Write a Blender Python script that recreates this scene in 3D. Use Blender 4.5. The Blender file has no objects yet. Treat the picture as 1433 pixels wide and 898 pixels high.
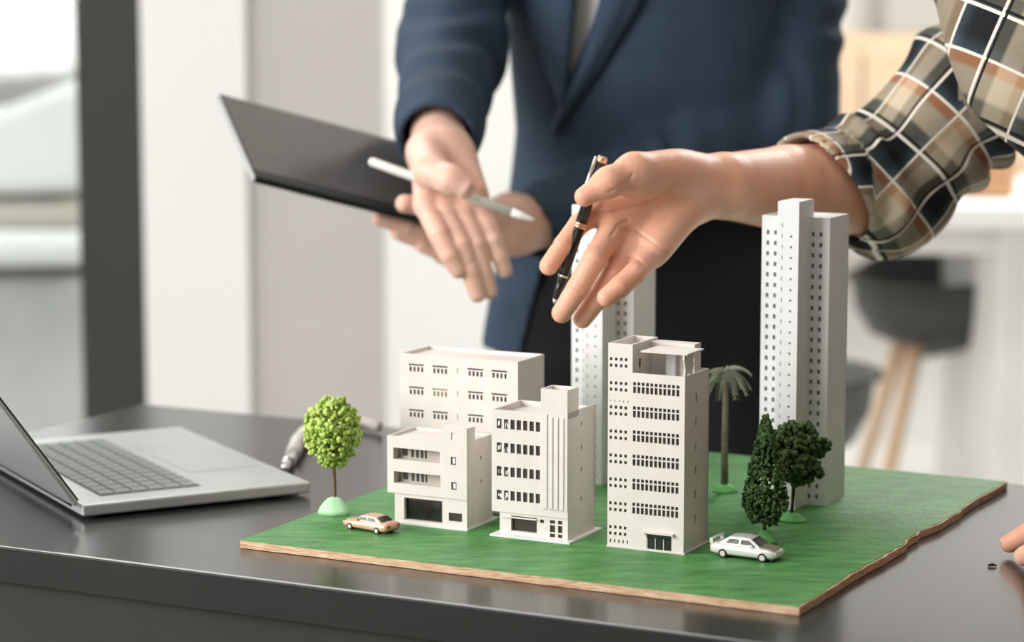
import bpy, bmesh, math, random
import numpy as np
from mathutils import Vector, Matrix
random.seed(7); rng = np.random.default_rng(7)
scene = bpy.context.scene
COL = scene.collection
# ------------------------------------------------------------------ camera, world, lights, exposure
FPX, CX, CY = 3383.0, 716.5, 449.0
TZ = 0.75                      # table top height
CAMZ = TZ + 0.45
PITCH = math.atan(449.0 / FPX)
cd = bpy.data.cameras.new('camera'); cam = bpy.data.objects.new('camera', cd); COL.objects.link(cam)
cam.location = (0, 0, CAMZ); cam.rotation_euler = (math.pi / 2 - PITCH, 0, 0)
cd.sensor_width = 36.0; cd.lens = 36.0 * FPX / 1433.0; cd.clip_start = 0.05; cd.clip_end = 100
cd.dof.use_dof = True; cd.dof.focus_distance = 1.99; cd.dof.aperture_fstop = 4.0
scene.camera = cam
vs = scene.view_settings
vs.view_transform = 'Standard'; vs.look = 'None'; vs.gamma = 1.0; vs.use_curve_mapping = False
vs.exposure = 0.17
w = bpy.data.worlds.new('daylight'); scene.world = w; w.use_nodes = True
bg = w.node_tree.nodes['Background']; bg.inputs[0].default_value = (0.93, 0.97, 1.0, 1); bg.inputs[1].default_value = 0.16

def area(name, loc, target, sx, sy, power, col=(1, 1, 1)):
    l = bpy.data.lights.new(name, 'AREA'); l.shape = 'RECTANGLE'; l.size = sx; l.size_y = sy; l.energy = power; l.color = col
    o = bpy.data.objects.new(name, l); COL.objects.link(o); o.location = loc
    d = Vector(target) - Vector(loc); o.rotation_euler = d.to_track_quat('-Z', 'Y').to_euler()
    return o
area('window_daylight', (-1.62, 1.3, 1.5), (0.0, 1.9, 0.85), 1.7, 1.15, 50, (1.0, 0.99, 0.975))
area('ceiling_fill_light', (-0.3, 1.2, 2.72), (-0.3, 1.2, 0), 1.2, 1.2, 6, (1.0, 0.97, 0.93))  # unseen lamp added as overhead fill for the table
area('far_fill_light', (-0.9, 3.9, 2.72), (-0.9, 3.9, 0), 1.4, 0.8, 20, (1.0, 0.98, 0.96))  # unseen lamp added to brighten the pillar and partition
area('far_right_fill_light', (1.5, 4.6, 2.72), (1.5, 4.6, 0), 1.2, 1.2, 80, (1.0, 0.98, 0.96))  # unseen lamp added to brighten the desk corner
area('behind_glass_fill_light', (-1.15, 5.4, 2.72), (-1.15, 5.4, 0), 0.8, 0.8, 22, (1.0, 0.99, 0.97))  # unseen lamp added to lift the seat behind the glass

# ------------------------------------------------------------------ coordinates
SP, CP = math.sin(PITCH), math.cos(PITCH)
def P(u, v, d):
    """world point seen at pixel (u, v), d metres along the optical axis"""
    x = (u - CX) / FPX * d; y = -(v - CY) / FPX * d
    return Vector((x, d * CP + y * SP, CAMZ - d * SP + y * CP))
TH = math.radians(27)
E1 = Vector((math.cos(TH), -math.sin(TH), 0)); E2 = Vector((math.sin(TH), math.cos(TH), 0)); E3 = Vector((0, 0, 1))
OB = Vector((-0.2251, 1.9602, TZ))
def B(a, b, z=0.0):
    """table/board coordinates in millimetres -> world"""
    return OB + E1 * (a / 1000) + E2 * (b / 1000) + E3 * (z / 1000)
BROT = Matrix(((E1.x, E2.x, 0), (E1.y, E2.y, 0), (0, 0, 1)))

# ------------------------------------------------------------------ object helpers
def put(o, label=None, cat=None, group=None, kind=None):
    if label: o['label'] = label
    if cat: o['category'] = cat
    if group: o['group'] = group
    if kind: o['kind'] = kind
    return o
def empty(name, loc, label, cat, group=None):
    o = bpy.data.objects.new(name, None); COL.objects.link(o); o.location = loc; o.empty_display_size = 0.02
    return put(o, label, cat, group)
def link(name, me, mat, parent=None, smooth=False):
    if mat is not None and not me.materials: me.materials.append(mat)
    if smooth:
        for p in me.polygons: p.use_smooth = True
    o = bpy.data.objects.new(name, me); COL.objects.link(o)
    if parent is not None:
        o.parent = parent
        o.matrix_parent_inverse = Matrix.Translation(parent_loc(parent)).inverted()
    return o
def parent_loc(p):
    l = Vector(p.location)
    return l
class MB:
    def __init__(self): self.v = []; self.f = []
    def add(self, vs, fs):
        n = len(self.v); self.v += [tuple(x) for x in vs]; self.f += [tuple(i + n for i in f) for f in fs]
    def box(self, x0, y0, z0, x1, y1, z1, T=None):
        vs = [Vector(c) for c in ((x0, y0, z0), (x1, y0, z0), (x1, y1, z0), (x0, y1, z0), (x0, y0, z1), (x1, y0, z1), (x1, y1, z1), (x0, y1, z1))]
        if T: vs = [T(c) for c in vs]
        self.add(vs, [(0, 3, 2, 1), (4, 5, 6, 7), (0, 1, 5, 4), (1, 2, 6, 5), (2, 3, 7, 6), (3, 0, 4, 7)])
    def bbox(self, a0, b0, z0, a1, b1, z1): self.box(a0, b0, z0, a1, b1, z1, lambda c: B(*c))
    def prism(self, pts, off):
        n = len(pts); off = Vector(off); a = [Vector(p) for p in pts]
        self.add(a + [p + off for p in a], [tuple(range(n - 1, -1, -1)), tuple(range(n, 2 * n))] + [(i, (i + 1) % n, n + (i + 1) % n, n + i) for i in range(n)])
    def tube(self, pts, rad, n=10, cap=True):
        pts = [Vector(p) for p in pts]
        if not hasattr(rad, '__len__'): rad = [rad] * len(pts)
        t = (pts[1] - pts[0]).normalized(); up = Vector((0, 0, 1)) if abs(t.z) < .9 else Vector((1, 0, 0))
        s = t.cross(up).normalized(); rings = []
        for i, p in enumerate(pts):
            t = (pts[min(i + 1, len(pts) - 1)] - pts[max(i - 1, 0)]).normalized()
            s = (s - t * s.dot(t)).normalized(); q = t.cross(s)
            rings.append([p + (s * math.cos(2 * math.pi * k / n) + q * math.sin(2 * math.pi * k / n)) * rad[i] for k in range(n)])
        vs = [x for r in rings for x in r]; fs = []
        for i in range(len(pts) - 1):
            for k in range(n): fs.append((i * n + k, i * n + (k + 1) % n, (i + 1) * n + (k + 1) % n, (i + 1) * n + k))
        if cap: fs += [tuple(range(n - 1, -1, -1)), tuple(range((len(pts) - 1) * n, len(pts) * n))]
        self.add(vs, fs)
    def build(self, name, mat, parent=None, smooth=False, bevel=0):
        me = bpy.data.meshes.new(name); me.from_pydata(self.v, [], self.f)
        bm = bmesh.new(); bm.from_mesh(me); bmesh.ops.recalc_face_normals(bm, faces=bm.faces); bm.to_mesh(me); bm.free()
        o = link(name, me, mat, parent, smooth)
        if bevel:
            m = o.modifiers.new('bevel', 'BEVEL'); m.width = bevel; m.segments = 2; m.limit_method = 'ANGLE'
        return o

# ------------------------------------------------------------------ materials
def srgb(r, g, b):
    f = lambda c: (c / 255 / 12.92) if c / 255 <= .04045 else ((c / 255 + .055) / 1.055) ** 2.4
    return (f(r), f(g), f(b), 1)
def mat(name, c1, c2=None, rough=.5, metal=0, scale=8, bump=0, bscale=None, stretch=(1, 1, 1), spec=.5, sss=0, coat=0, detail=4, rot=0, lo=.3, hi=.7):
    m = bpy.data.materials.new(name); m.use_nodes = True; nt = m.node_tree; b = nt.nodes['Principled BSDF']
    b.inputs['Roughness'].default_value = rough; b.inputs['Metallic'].default_value = metal
    b.inputs['Specular IOR Level'].default_value = spec
    if coat: b.inputs['Coat Weight'].default_value = coat; b.inputs['Coat Roughness'].default_value = .1
    if sss:
        b.inputs['Subsurface Weight'].default_value = sss; b.inputs['Subsurface Radius'].default_value = (.006, .0025, .0015); b.inputs['Subsurface Scale'].default_value = 1.0
    tc = nt.nodes.new('ShaderNodeTexCoord'); mp = nt.nodes.new('ShaderNodeMapping'); nz = nt.nodes.new('ShaderNodeTexNoise'); rp = nt.nodes.new('ShaderNodeValToRGB')
    nt.links.new(tc.outputs['Object'], mp.inputs[0]); mp.inputs['Scale'].default_value = stretch; mp.inputs['Rotation'].default_value = (0, 0, rot)
    nt.links.new(mp.outputs[0], nz.inputs['Vector']); nz.inputs['Scale'].default_value = scale; nz.inputs['Detail'].default_value = detail
    nt.links.new(nz.outputs['Fac'], rp.inputs[0]); rp.color_ramp.elements[0].color = c1; rp.color_ramp.elements[1].color = c2 or c1
    rp.color_ramp.elements[0].position = lo; rp.color_ramp.elements[1].position = hi
    nt.links.new(rp.outputs[0], b.inputs['Base Color'])
    if bump:
        n2 = nt.nodes.new('ShaderNodeTexNoise'); n2.inputs['Scale'].default_value = bscale or scale; n2.inputs['Detail'].default_value = 3
        nt.links.new(mp.outputs[0], n2.inputs['Vector'])
        bp = nt.nodes.new('ShaderNodeBump'); bp.inputs['Strength'].default_value = bump; bp.inputs['Distance'].default_value = .002
        nt.links.new(n2.outputs['Fac'], bp.inputs['Height']); nt.links.new(bp.outputs[0], b.inputs['Normal'])
    return m
M = {}
M['plastic'] = mat('model_plastic', srgb(222, 213, 206), srgb(228, 220, 213), rough=.5, scale=60)
M['plastic_w'] = mat('model_plastic_white', srgb(230, 230, 230), srgb(235, 235, 235), rough=.5, scale=60)
M['pane'] = mat('window_shade_dark', srgb(42, 34, 30), srgb(58, 48, 42), rough=.35, scale=90)  # dark sheet colour standing in for the shaded hollow interior
M['pane_tower'] = mat('window_shade_grey', srgb(96, 97, 100), srgb(118, 119, 122), rough=.5, scale=120)  # grey sheet colour standing in for interior shade in the towers
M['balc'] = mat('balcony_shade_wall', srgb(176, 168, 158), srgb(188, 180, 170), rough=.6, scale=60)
M['ochre'] = mat('ochre_curtain', srgb(176, 160, 120), srgb(160, 145, 105), rough=.6, scale=200)
M['doorglass'] = mat('door_glass', srgb(22, 24, 20), srgb(40, 44, 38), rough=.2, scale=60)
M['grass'] = mat('painted_grass', srgb(38, 108, 40), srgb(94, 160, 84), rough=.5, scale=34, stretch=(1, 3, 1), rot=TH, bump=.5, bscale=160, detail=8, lo=.25, hi=.8)
M['ply'] = mat('plywood_edge', srgb(226, 196, 164), srgb(196, 152, 116), rough=.7, scale=60, bump=.6, bscale=120, stretch=(1, 1, 6))
M['table'] = mat('dark_table_top', srgb(38, 38, 38), srgb(46, 45, 44), rough=.22, scale=5, spec=1.0, coat=.12)
M['table_edge'] = mat('dark_table_edge', srgb(20, 20, 18), srgb(25, 25, 22), rough=.6, spec=.3, scale=8)
M['apron'] = mat('table_apron', srgb(38, 38, 34), srgb(43, 43, 39), rough=.7, spec=.3, scale=8)
M['alu'] = mat('laptop_aluminium', srgb(188, 190, 190), srgb(194, 196, 196), rough=.35, metal=.55, scale=20)
M['key'] = mat('laptop_key', srgb(128, 134, 132), srgb(140, 146, 144), rough=.5, scale=60)
M['bezel'] = mat('black_bezel', srgb(18, 18, 18), srgb(26, 26, 25), rough=.4, scale=20)
M['screen'] = mat('screen_reflected_grey', srgb(84, 78, 74), srgb(90, 84, 80), rough=.14, scale=10, spec=.8)  # base grey lifted in place of the tablet's reflected light
M['skin'] = mat('skin', srgb(236, 186, 164), srgb(244, 202, 184), rough=.45, scale=22, sss=.25, bump=.18, bscale=420)
M['skin2'] = mat('skin_tan', srgb(228, 166, 136), srgb(240, 188, 162), rough=.45, scale=22, sss=.25, bump=.2, bscale=420)
M['nail'] = mat('finger_nail', srgb(236, 188, 170), srgb(242, 200, 184), rough=.25, scale=40)
M['suit'] = mat('navy_suit_cloth', srgb(43, 58, 75), srgb(55, 71, 91), rough=.75, scale=14, bump=.35, bscale=700, spec=.3)
M['suit_dark'] = mat('black_trouser_cloth', srgb(24, 25, 27), srgb(30, 31, 33), rough=.8, scale=14, bump=.3, bscale=600, spec=.25)
M['shirtw'] = mat('white_shirt_cloth', srgb(232, 230, 226), srgb(240, 238, 236), rough=.7, scale=20)
M['button'] = mat('suit_button', srgb(20, 24, 32), srgb(30, 34, 44), rough=.3, scale=60)
M['shoe'] = mat('black_shoe', srgb(16, 16, 16), srgb(24, 24, 24), rough=.3, scale=20)
M['white_pl'] = mat('white_stylus', srgb(236, 232, 226), srgb(242, 240, 236), rough=.3, scale=20)
M['pen'] = mat('pen_black', srgb(16, 18, 18), srgb(24, 26, 26), rough=.25, scale=30)
M['gold'] = mat('rose_gold', srgb(226, 176, 140), srgb(238, 196, 164), rough=.22, metal=.9, scale=40)
M['chrome'] = mat('pen_chrome', srgb(220, 218, 212), srgb(232, 230, 226), rough=.2, metal=.9, scale=40)
M['bark'] = mat('model_bark', srgb(132, 102, 68), srgb(100, 74, 48), rough=.8, scale=140)
M['bark_palm'] = mat('palm_bark', srgb(120, 112, 88), srgb(96, 88, 68), rough=.8, scale=200)
M['bark_dark'] = mat('model_bark_dark', srgb(62, 52, 38), srgb(48, 40, 30), rough=.8, scale=140)
M['leaf_lime'] = mat('lime_foliage', srgb(146, 176, 66), srgb(202, 220, 122), rough=.6, scale=120, lo=.35, hi=.65)
M['leaf_dark'] = mat('dark_foliage', srgb(48, 70, 34), srgb(86, 112, 54), rough=.7, scale=120, lo=.35, hi=.65)
M['leaf_con'] = mat('conifer_foliage', srgb(44, 74, 38), srgb(88, 120, 62), rough=.7, scale=120, lo=.35, hi=.65)
M['frond'] = mat('palm_frond', srgb(112, 122, 98), srgb(160, 168, 142), rough=.6, scale=80)
M['mound'] = mat('pale_green_mound', srgb(172, 222, 170), srgb(198, 234, 192), rough=.6, scale=70, bump=.3, bscale=200)
M['mound2'] = mat('green_mound', srgb(92, 176, 90), srgb(120, 196, 112), rough=.6, scale=70, bump=.3, bscale=200)
M['car_gold'] = mat('gold_car_paint', srgb(226, 180, 150), srgb(232, 190, 160), rough=.3, metal=.35, scale=40)
M['car_silver'] = mat('silver_car_paint', srgb(226, 224, 218), srgb(232, 230, 226), rough=.25, metal=.3, scale=40)
M['car_glass'] = mat('car_glass', srgb(34, 32, 28), srgb(48, 44, 40), rough=.15, scale=60)
M['car_under'] = mat('car_underside', srgb(96, 84, 66), srgb(110, 96, 78), rough=.6, scale=60)
M['car_hood'] = mat('car_hood_taupe', srgb(170, 156, 138), srgb(178, 166, 148), rough=.3, metal=.4, scale=60)
M['tyre'] = mat('tyre', srgb(30, 28, 26), srgb(40, 38, 36), rough=.7, scale=60)
M['hub'] = mat('wheel_hub', srgb(226, 214, 204), srgb(236, 226, 218), rough=.3, metal=.5, scale=60)
M['red'] = mat('red_tail_light', srgb(196, 70, 60), srgb(208, 86, 74), rough=.3, scale=60)
M['wall'] = mat('wall_paint', srgb(190, 186, 182), srgb(195, 191, 187), rough=.8, scale=3)
M['wall_front'] = mat('bounce_cutting_taupe', srgb(112, 104, 92), srgb(118, 110, 98), rough=.8, scale=3)  # darker tone picked to cut light bouncing off the unseen walls
M['wall_w'] = mat('white_wall_paint', srgb(232, 232, 230), srgb(236, 236, 234), rough=.7, scale=3)
M['floor'] = mat('pale_floor', srgb(216, 214, 210), srgb(224, 222, 218), rough=.35, scale=2)
M['ceil'] = mat('ceiling_paint', srgb(232, 232, 230), srgb(236, 236, 234), rough=.8, scale=3)
M['frame'] = mat('dark_frame', srgb(40, 41, 37), srgb(46, 47, 42), rough=.6, scale=10)
M['white_f'] = mat('white_furniture', srgb(228, 228, 226), srgb(234, 234, 232), rough=.45, scale=6)
M['beige'] = mat('beige_wood', srgb(212, 186, 156), srgb(220, 196, 168), rough=.6, scale=6, stretch=(1, 1, 6))
M['brown'] = mat('brown_cardboard', srgb(176, 132, 96), srgb(186, 142, 106), rough=.7, scale=10)
M['chair_blk'] = mat('black_chair_shell', srgb(46, 47, 46), srgb(54, 55, 54), rough=.45, scale=10)
M['chair_wood'] = mat('chair_leg_wood', srgb(214, 178, 142), srgb(222, 190, 156), rough=.55, scale=10, stretch=(1, 1, .2))
M['grey_f'] = mat('grey_fabric', srgb(176, 176, 174), srgb(184, 184, 182), rough=.9, scale=20)
M['warm_f'] = mat('beige_fabric', srgb(196, 188, 178), srgb(202, 194, 184), rough=.9, scale=20)
M['cable'] = mat('white_cable', srgb(226, 218, 214), srgb(234, 228, 224), rough=.4, scale=20)
M['fill_panel'] = mat('fill_panel_face', srgb(240, 240, 238), srgb(244, 244, 242), rough=.5, scale=5)  # plain white face of the added fill panels, not glowing
def glass_mat():
    m = bpy.data.materials.new('clear_glass'); m.use_nodes = True; nt = m.node_tree; nt.nodes.clear()
    o = nt.nodes.new('ShaderNodeOutputMaterial'); mx = nt.nodes.new('ShaderNodeMixShader'); t = nt.nodes.new('ShaderNodeBsdfTransparent'); g = nt.nodes.new('ShaderNodeBsdfGlossy')
    t.inputs[0].default_value = (.93, .96, .96, 1); g.inputs['Roughness'].default_value = .05; mx.inputs[0].default_value = .08
    nt.links.new(t.outputs[0], mx.inputs[1]); nt.links.new(g.outputs[0], mx.inputs[2]); nt.links.new(mx.outputs[0], o.inputs[0]); return m
M['glass'] = glass_mat()
def plaid_mat():
    m = bpy.data.materials.new('plaid_flannel'); m.use_nodes = True; nt = m.node_tree; b = nt.nodes['Principled BSDF']
    b.inputs['Roughness'].default_value = .8; b.inputs['Specular IOR Level'].default_value = .25
    at = nt.nodes.new('ShaderNodeAttribute'); at.attribute_name = 'weave'
    sp = nt.nodes.new('ShaderNodeSeparateXYZ'); nt.links.new(at.outputs['Vector'], sp.inputs[0])
    def math_(op, a, bb=None):
        n = nt.nodes.new('ShaderNodeMath'); n.operation = op
        for i, x in enumerate((a, bb)):
            if x is None: continue
            if isinstance(x, (int, float)): n.inputs[i].default_value = x
            else: nt.links.new(x, n.inputs[i])
        return n.outputs[0]
    def ramp(fr, stops):
        r = nt.nodes.new('ShaderNodeValToRGB'); nt.links.new(fr, r.inputs[0]); cr = r.color_ramp; cr.interpolation = 'LINEAR'
        cr.elements[0].position = stops[0][0]; cr.elements[0].color = stops[0][1]; cr.elements[1].position = stops[-1][0]; cr.elements[1].color = stops[-1][1]
        for p, c in stops[1:-1]:
            e = cr.elements.new(p); e.color = c
        return r.outputs[0]
    K, G, Be, Ta, Bl, Or = srgb(20, 22, 26), srgb(100, 98, 86), srgb(206, 190, 164), srgb(176, 150, 118), srgb(70, 86, 98), srgb(200, 136, 96)
    cols = []
    for ax, per in ((0, .088), (1, .08)):
        fr = math_('FRACT', math_('DIVIDE', sp.outputs[ax], per))
        st = [(0, K), (.26, K), (.30, G), (.46, G), (.5, Be), (.70, Be), (.74, Ta if ax else Or), (.82, Ta if ax else Or), (.86, Bl), (1, K)]
        c = ramp(fr, st); cols.append((c, fr))
    mx = nt.nodes.new('ShaderNodeMix'); mx.data_type = 'RGBA'; mx.blend_type = 'MIX'; mx.inputs[0].default_value = .5
    nt.links.new(cols[0][0], mx.inputs[6]); nt.links.new(cols[1][0], mx.inputs[7])
    cur = mx.outputs[2]
    W = srgb(238, 230, 218)
    for (_, fr) in cols:
        for pos, wd, cc in ((.28, .035, W), (.325, .03, K), (.84, .03, W)):
            d = math_('ABSOLUTE', math_('SUBTRACT', fr, pos)); f = math_('LESS_THAN', d, wd * .5)
            x = nt.nodes.new('ShaderNodeMix'); x.data_type = 'RGBA'; nt.links.new(f, x.inputs[0]); nt.links.new(cur, x.inputs[6]); x.inputs[7].default_value = cc; cur = x.outputs[2]
    nt.links.new(cur, b.inputs['Base Color'])
    return m
M['plaid'] = plaid_mat()

# ------------------------------------------------------------------ room
def struct(name, mb, m, parent=None, **k):
    o = mb.build(name, m, parent, **k)
    if parent is None: o['kind'] = 'structure'
    return o
def sbox(name, x0, y0, z0, x1, y1, z1, m, parent=None):
    mb = MB(); mb.box(x0, y0, z0, x1, y1, z1); return struct(name, mb, m, parent)
XL, XR, YB, ZC = -1.75, 4.2, 6.6, 2.8
sbox('floor', XL, -2.5, -.06, XR, YB + .1, 0, M['floor'])
sbox('ceiling', XL, -2.5, ZC, XR, YB + .1, ZC + .08, M['ceil'])
sbox('wall_back', XL, YB, 0, XR, YB + .1, ZC, M['wall_w'])
sbox('wall_front', XL, -2.6, 0, XR, -2.5, ZC, M['wall_front'])  # added behind the camera to block world light
sbox('wall_right', XR, -2.5, 0, XR + .1, YB + .1, ZC, M['wall_front'])
# left wall with wide window opening that lets the daylight in
wl = MB()
wl.box(XL - .1, -2.5, 0, XL, YB + .1, .8); wl.box(XL - .1, -2.5, 2.6, XL, YB + .1, ZC); wl.box(XL - .1, 3.0, .8, XL, YB + .1, 2.6); wl.box(XL - .1, -2.5, .8, XL, -.4, 2.6)
struct('wall_left', wl, M['wall_w'])
wf = MB()
for y in (-.4, 1.27, 2.94): wf.box(XL - .07, y, .8, XL - .01, y + .06, 2.6)
wf.box(XL - .07, -.4, .8, XL - .01, 3, .86); wf.box(XL - .07, -.4, 2.54, XL - .01, 3, 2.6)
struct('window_2', wf, M['frame'])
# glazed partition with dark frame, pale pillar and grey wall pier behind the table
def px(u, d): return (u - CX) / FPX * d
DP = 4.4
sbox('wall_partition', px(347, DP), DP, 0, px(535, DP), DP + .12, ZC, M['wall'])
sbox('trim_1', px(203, DP), DP - .03, 0, px(347, DP), DP + .15, ZC, M['wall_w'])
w1 = sbox('window_1', px(112, DP), DP - .02, 0, px(200, DP), DP + .08, ZC, M['frame'])
g = MB(); g.box(px(-320, DP), DP + .02, .05, px(112, DP), DP + .03, 2.7); g.build('pane', M['glass'], w1)
g = MB(); g.box(px(-320, DP), DP - .01, 2.7, px(112, DP), DP + .06, ZC); g.box(px(-320, DP), DP - .01, 0, px(112, DP), DP + .06, .05); g.build('rail', M['frame'], w1)

# ------------------------------------------------------------------ blurred furniture behind
# white lounge seat seen through the glass
D0 = 5.6
def Q(u, v, d): return P(u, v, d)
seat = empty('lounge_seat', (px(20, D0), D0, 0), 'white rounded lounge seat seen through the glass left of dark frame', 'seat')
def slab_px(name, poly, d, depth, m, parent, bevel=.03):
    mb = MB(); mb.prism([P(u, v, d) for u, v in poly], (0, depth, 0)); return mb.build(name, m, parent, bevel=bevel)
slab_px('backrest', [(-200, 180), (0, 152), (112, 108), (122, 130), (120, 270), (-200, 278)], D0, .35, M['white_f'], seat)
slab_px('cushion', [(-200, 280), (116, 280), (118, 322), (-200, 322)], D0 + .02, .5, M['warm_f'], seat)
slab_px('seat_front', [(-200, 326), (122, 326), (124, 374), (-200, 378)], D0 - .05, .55, M['white_f'], seat)
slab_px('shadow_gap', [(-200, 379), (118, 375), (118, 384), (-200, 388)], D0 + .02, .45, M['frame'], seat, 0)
slab_px('plinth', [(-200, 388), (116, 384), (116, 724), (-200, 724)], D0, .45, M['grey_f'], seat)
slab = slab_px('grey_screen', [(-260, -160), (104, -160), (104, 104), (-260, 150)], 6.2, .06, M['grey_f'], None, .005)
put(slab, 'grey fabric screen above the white seat behind the glass', 'screen')

# white desk, black shell chairs with wooden legs, cardboard box, beige cabinet on the right
DD = 5.0
desk = empty('white_desk', (px(1320, DD), DD + .3, 0), 'white desk with side panel standing behind the black shell chair', 'desk')
def dbox(name, u0, v0, u1, v1, d, depth, m, par, bevel=.008):
    a = P(u0, v1, d); b = P(u1, v0, d); mb = MB(); mb.box(a.x, a.y, a.z, b.x, b.y + depth, b.z); return mb.build(name, m, par, bevel=bevel)
dbox('desk_top', 1170, 286, 1700, 322, DD - .15, .8, M['white_f'], desk)
dbox('apron', 1190, 318, 1440, 356, DD, .05, M['white_f'], desk)
o = MB(); a = P(1402, 318, DD - .05); b = P(1475, 318, DD - .05); o.box(a.x, a.y, 0, b.x, a.y + .7, a.z); o.build('side_panel', M['white_f'], desk, bevel=.008)
o = MB(); a = P(1660, 318, DD - .05); b = P(1700, 318, DD - .05); o.box(a.x, a.y, 0, b.x, a.y + .7, a.z); o.build('side_panel', M['white_f'], desk, bevel=.008)
def shell_chair(name, u, vtop, vseat, d, su, label, turn=1):
    c = P(u, vseat, d); root = empty(name, (c.x, c.y, 0), label, 'chair', 'black shell chairs by the white desk')
    zt = P(u, vtop, d).z; zs = c.z; s = su
    # tub shell as a lofted bowl
    n = 20; mb = MB(); rings = []
    for k, (r, z) in enumerate(((.02, zs - .06), (.12, zs - .055), (.19, zs - .03), (.225, zs + .03), (.235, zs + .09))):
        rings.append([(c.x + s * r * math.cos(2 * math.pi * i / n), c.y + .9 * s * r * math.sin(2 * math.pi * i / n), z) for i in range(n)])
    top = []
    for i in range(n):
        a_ = 2 * math.pi * i / n; hgt = zs + .09 + (zt - zs - .09) * max(0, .35 + .65 * math.cos(a_ - (.5 if turn > 0 else math.pi - .5)))
        top.append((c.x + s * .25 * math.cos(a_), c.y + .9 * s * .25 * math.sin(a_), hgt))
    rings.append(top)
    vs = [v for r in rings for v in r]; fs = [(k * n + i, k * n + (i + 1) % n, (k + 1) * n + (i + 1) % n, (k + 1) * n + i) for k in range(5) for i in range(n)]
    fs.append(tuple(range(n))); mb.add(vs, fs); sh = mb.build('seat_shell', M['chair_blk'], root, smooth=True)
    so = sh.modifiers.new('thick', 'SOLIDIFY'); so.thickness = .012
    for sx, sy in ((-1, -1), (1, -1), (-1, 1), (1, 1)):
        lg = MB(); lg.tube([(c.x + sx * .1, c.y + sy * .09, zs - .04), (c.x + sx * .2, c.y + sy * .19, 0)], [.02, .012], 10); lg.build('leg', M['chair_wood'], root, smooth=True)
    cb = MB(); cb.tube([(c.x - .1, c.y - .09, zs - .07), (c.x + .1, c.y + .09, zs - .07)], .007, 6); cb.tube([(c.x + .1, c.y - .09, zs - .07), (c.x - .1, c.y + .09, zs - .07)], .007, 6)
    cb.build('cross_brace', M['chair_blk'], root)
    return root
shell_chair('shell_chair', 1335, 300, 447, 5.45, 1.0, 'black tub chair with pale wooden legs under the white desk')
shell_chair('shell_chair', 1066, 520, 592, 4.5, .9, 'dark low chair mostly hidden behind the right white tower', -1)
cb = empty('cardboard_box', P(1385, 275.5, 4.98), 'small brown cardboard box on the white desk', 'box')
dbox('body', 1352, 236, 1420, 275.5, 4.98, .12, M['brown'], cb, .004); dbox('lid', 1349, 226, 1423, 240, 4.975, .13, M['brown'], cb, .004)
cab = empty('beige_cabinet', (px(1260, 6.1), 6.3, 0), 'beige wooden cabinet hung on the back wall at the right', 'cabinet')
for i, (u0, u1) in enumerate(((1090, 1205), (1209, 1330), (1334, 1450))):
    a = P(u0, 52, 6.1); b = P(u1, 52, 6.1); o = MB(); o.box(a.x, a.y - .02, .72, b.x, a.y, a.z - .03); o.build('door', M['beige'], cab, bevel=.004)
a = P(1088, 48, 6.1); b = P(1452, 48, 6.1); o = MB(); o.box(a.x, a.y + .001, .7, b.x, YB - .002, a.z); o.build('body', M['beige'], cab, bevel=.004)
o = MB(); a = P(1240, 0, 6.3); b = P(1380, 46, 6.3); o.box(a.x, a.y, P(1240, 47, 6.3).z, b.x, a.y + .2, a.z + .3); put(o.build('grey_storage_box', M['grey_f'], None, bevel=.01), 'grey storage box standing on the beige cabinet', 'box')

# ------------------------------------------------------------------ unseen ceiling panels added to house the fill lights
for (x, y, sx, sy, lb) in ((-.3, 1.2, 1.2, 1.2, 'square unseen panel added for fill light above the table'), (-.9, 3.9, 1.4, .8, 'long unseen panel added for fill light before the glass partition'), (1.5, 4.6, 1.2, 1.2, 'square unseen panel added for fill light above the white desk'), (-1.15, 5.4, .8, .8, 'small unseen panel added for fill light behind the glass partition')):
    r = empty('fill_light_panel', (x, y, 2.74), lb, 'ceiling light', 'added fill light panels')
    o = MB(); o.box(x - sx / 2, y - sy / 2, 2.745, x + sx / 2, y + sy / 2, 2.76); o.build('diffuser', M['fill_panel'], r)
    o = MB()
    for (q0, q1, q2, q3) in ((-sx / 2 - .03, -sy / 2 - .03, sx / 2 + .03, -sy / 2), (-sx / 2 - .03, sy / 2, sx / 2 + .03, sy / 2 + .03), (-sx / 2 - .03, -sy / 2, -sx / 2, sy / 2), (sx / 2, -sy / 2, sx / 2 + .03, sy / 2)):
        o.box(x + q0, y + q1, 2.735, x + q2, y + q3, ZC)
    o.build('frame', M['white_f'], r)

# ------------------------------------------------------------------ table
TA0, TA1, TB0, TB1 = -497, 662, -81, 556
table = empty('meeting_table', B(80, 240, -750), 'dark grey table with glossy top under the architectural model', 'table')
o = MB(); o.bbox(TA0, TB0, -3, TA1, TB1, 0); o.build('table_top', M['table'], table, bevel=.001)
o = MB(); o.bbox(TA0 + .3, TB0 + .3, -31, TA1 - .3, TB1 - .3, -3.02); o.build('edge_core', M['table_edge'], table)
o = MB(); o.bbox(TA0 + 6, TB0 + 8, -190, TA1 - 6, TB0 + 26, -31.5); o.build('apron', M['apron'], table)
o = MB(); o.bbox(TA0 + 6, TB1 - 26, -190, TA1 - 6, TB1 - 8, -31.5); o.build('apron', M['apron'], table)
for a0 in (TA0 + 6, TA1 - 24):
    o = MB(); o.bbox(a0, TB0 + 27, -190, a0 + 18, TB1 - 27, -31.5); o.build('apron', M['apron'], table)
for a0 in (TA0 + 30, TA1 - 90):
    for b0 in (TB0 + 32, TB1 - 92):
        o = MB(); o.bbox(a0, b0, -750, a0 + 60, b0 + 60, -31.5); o.build('leg', M['table_edge'], table, bevel=.003)

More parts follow.
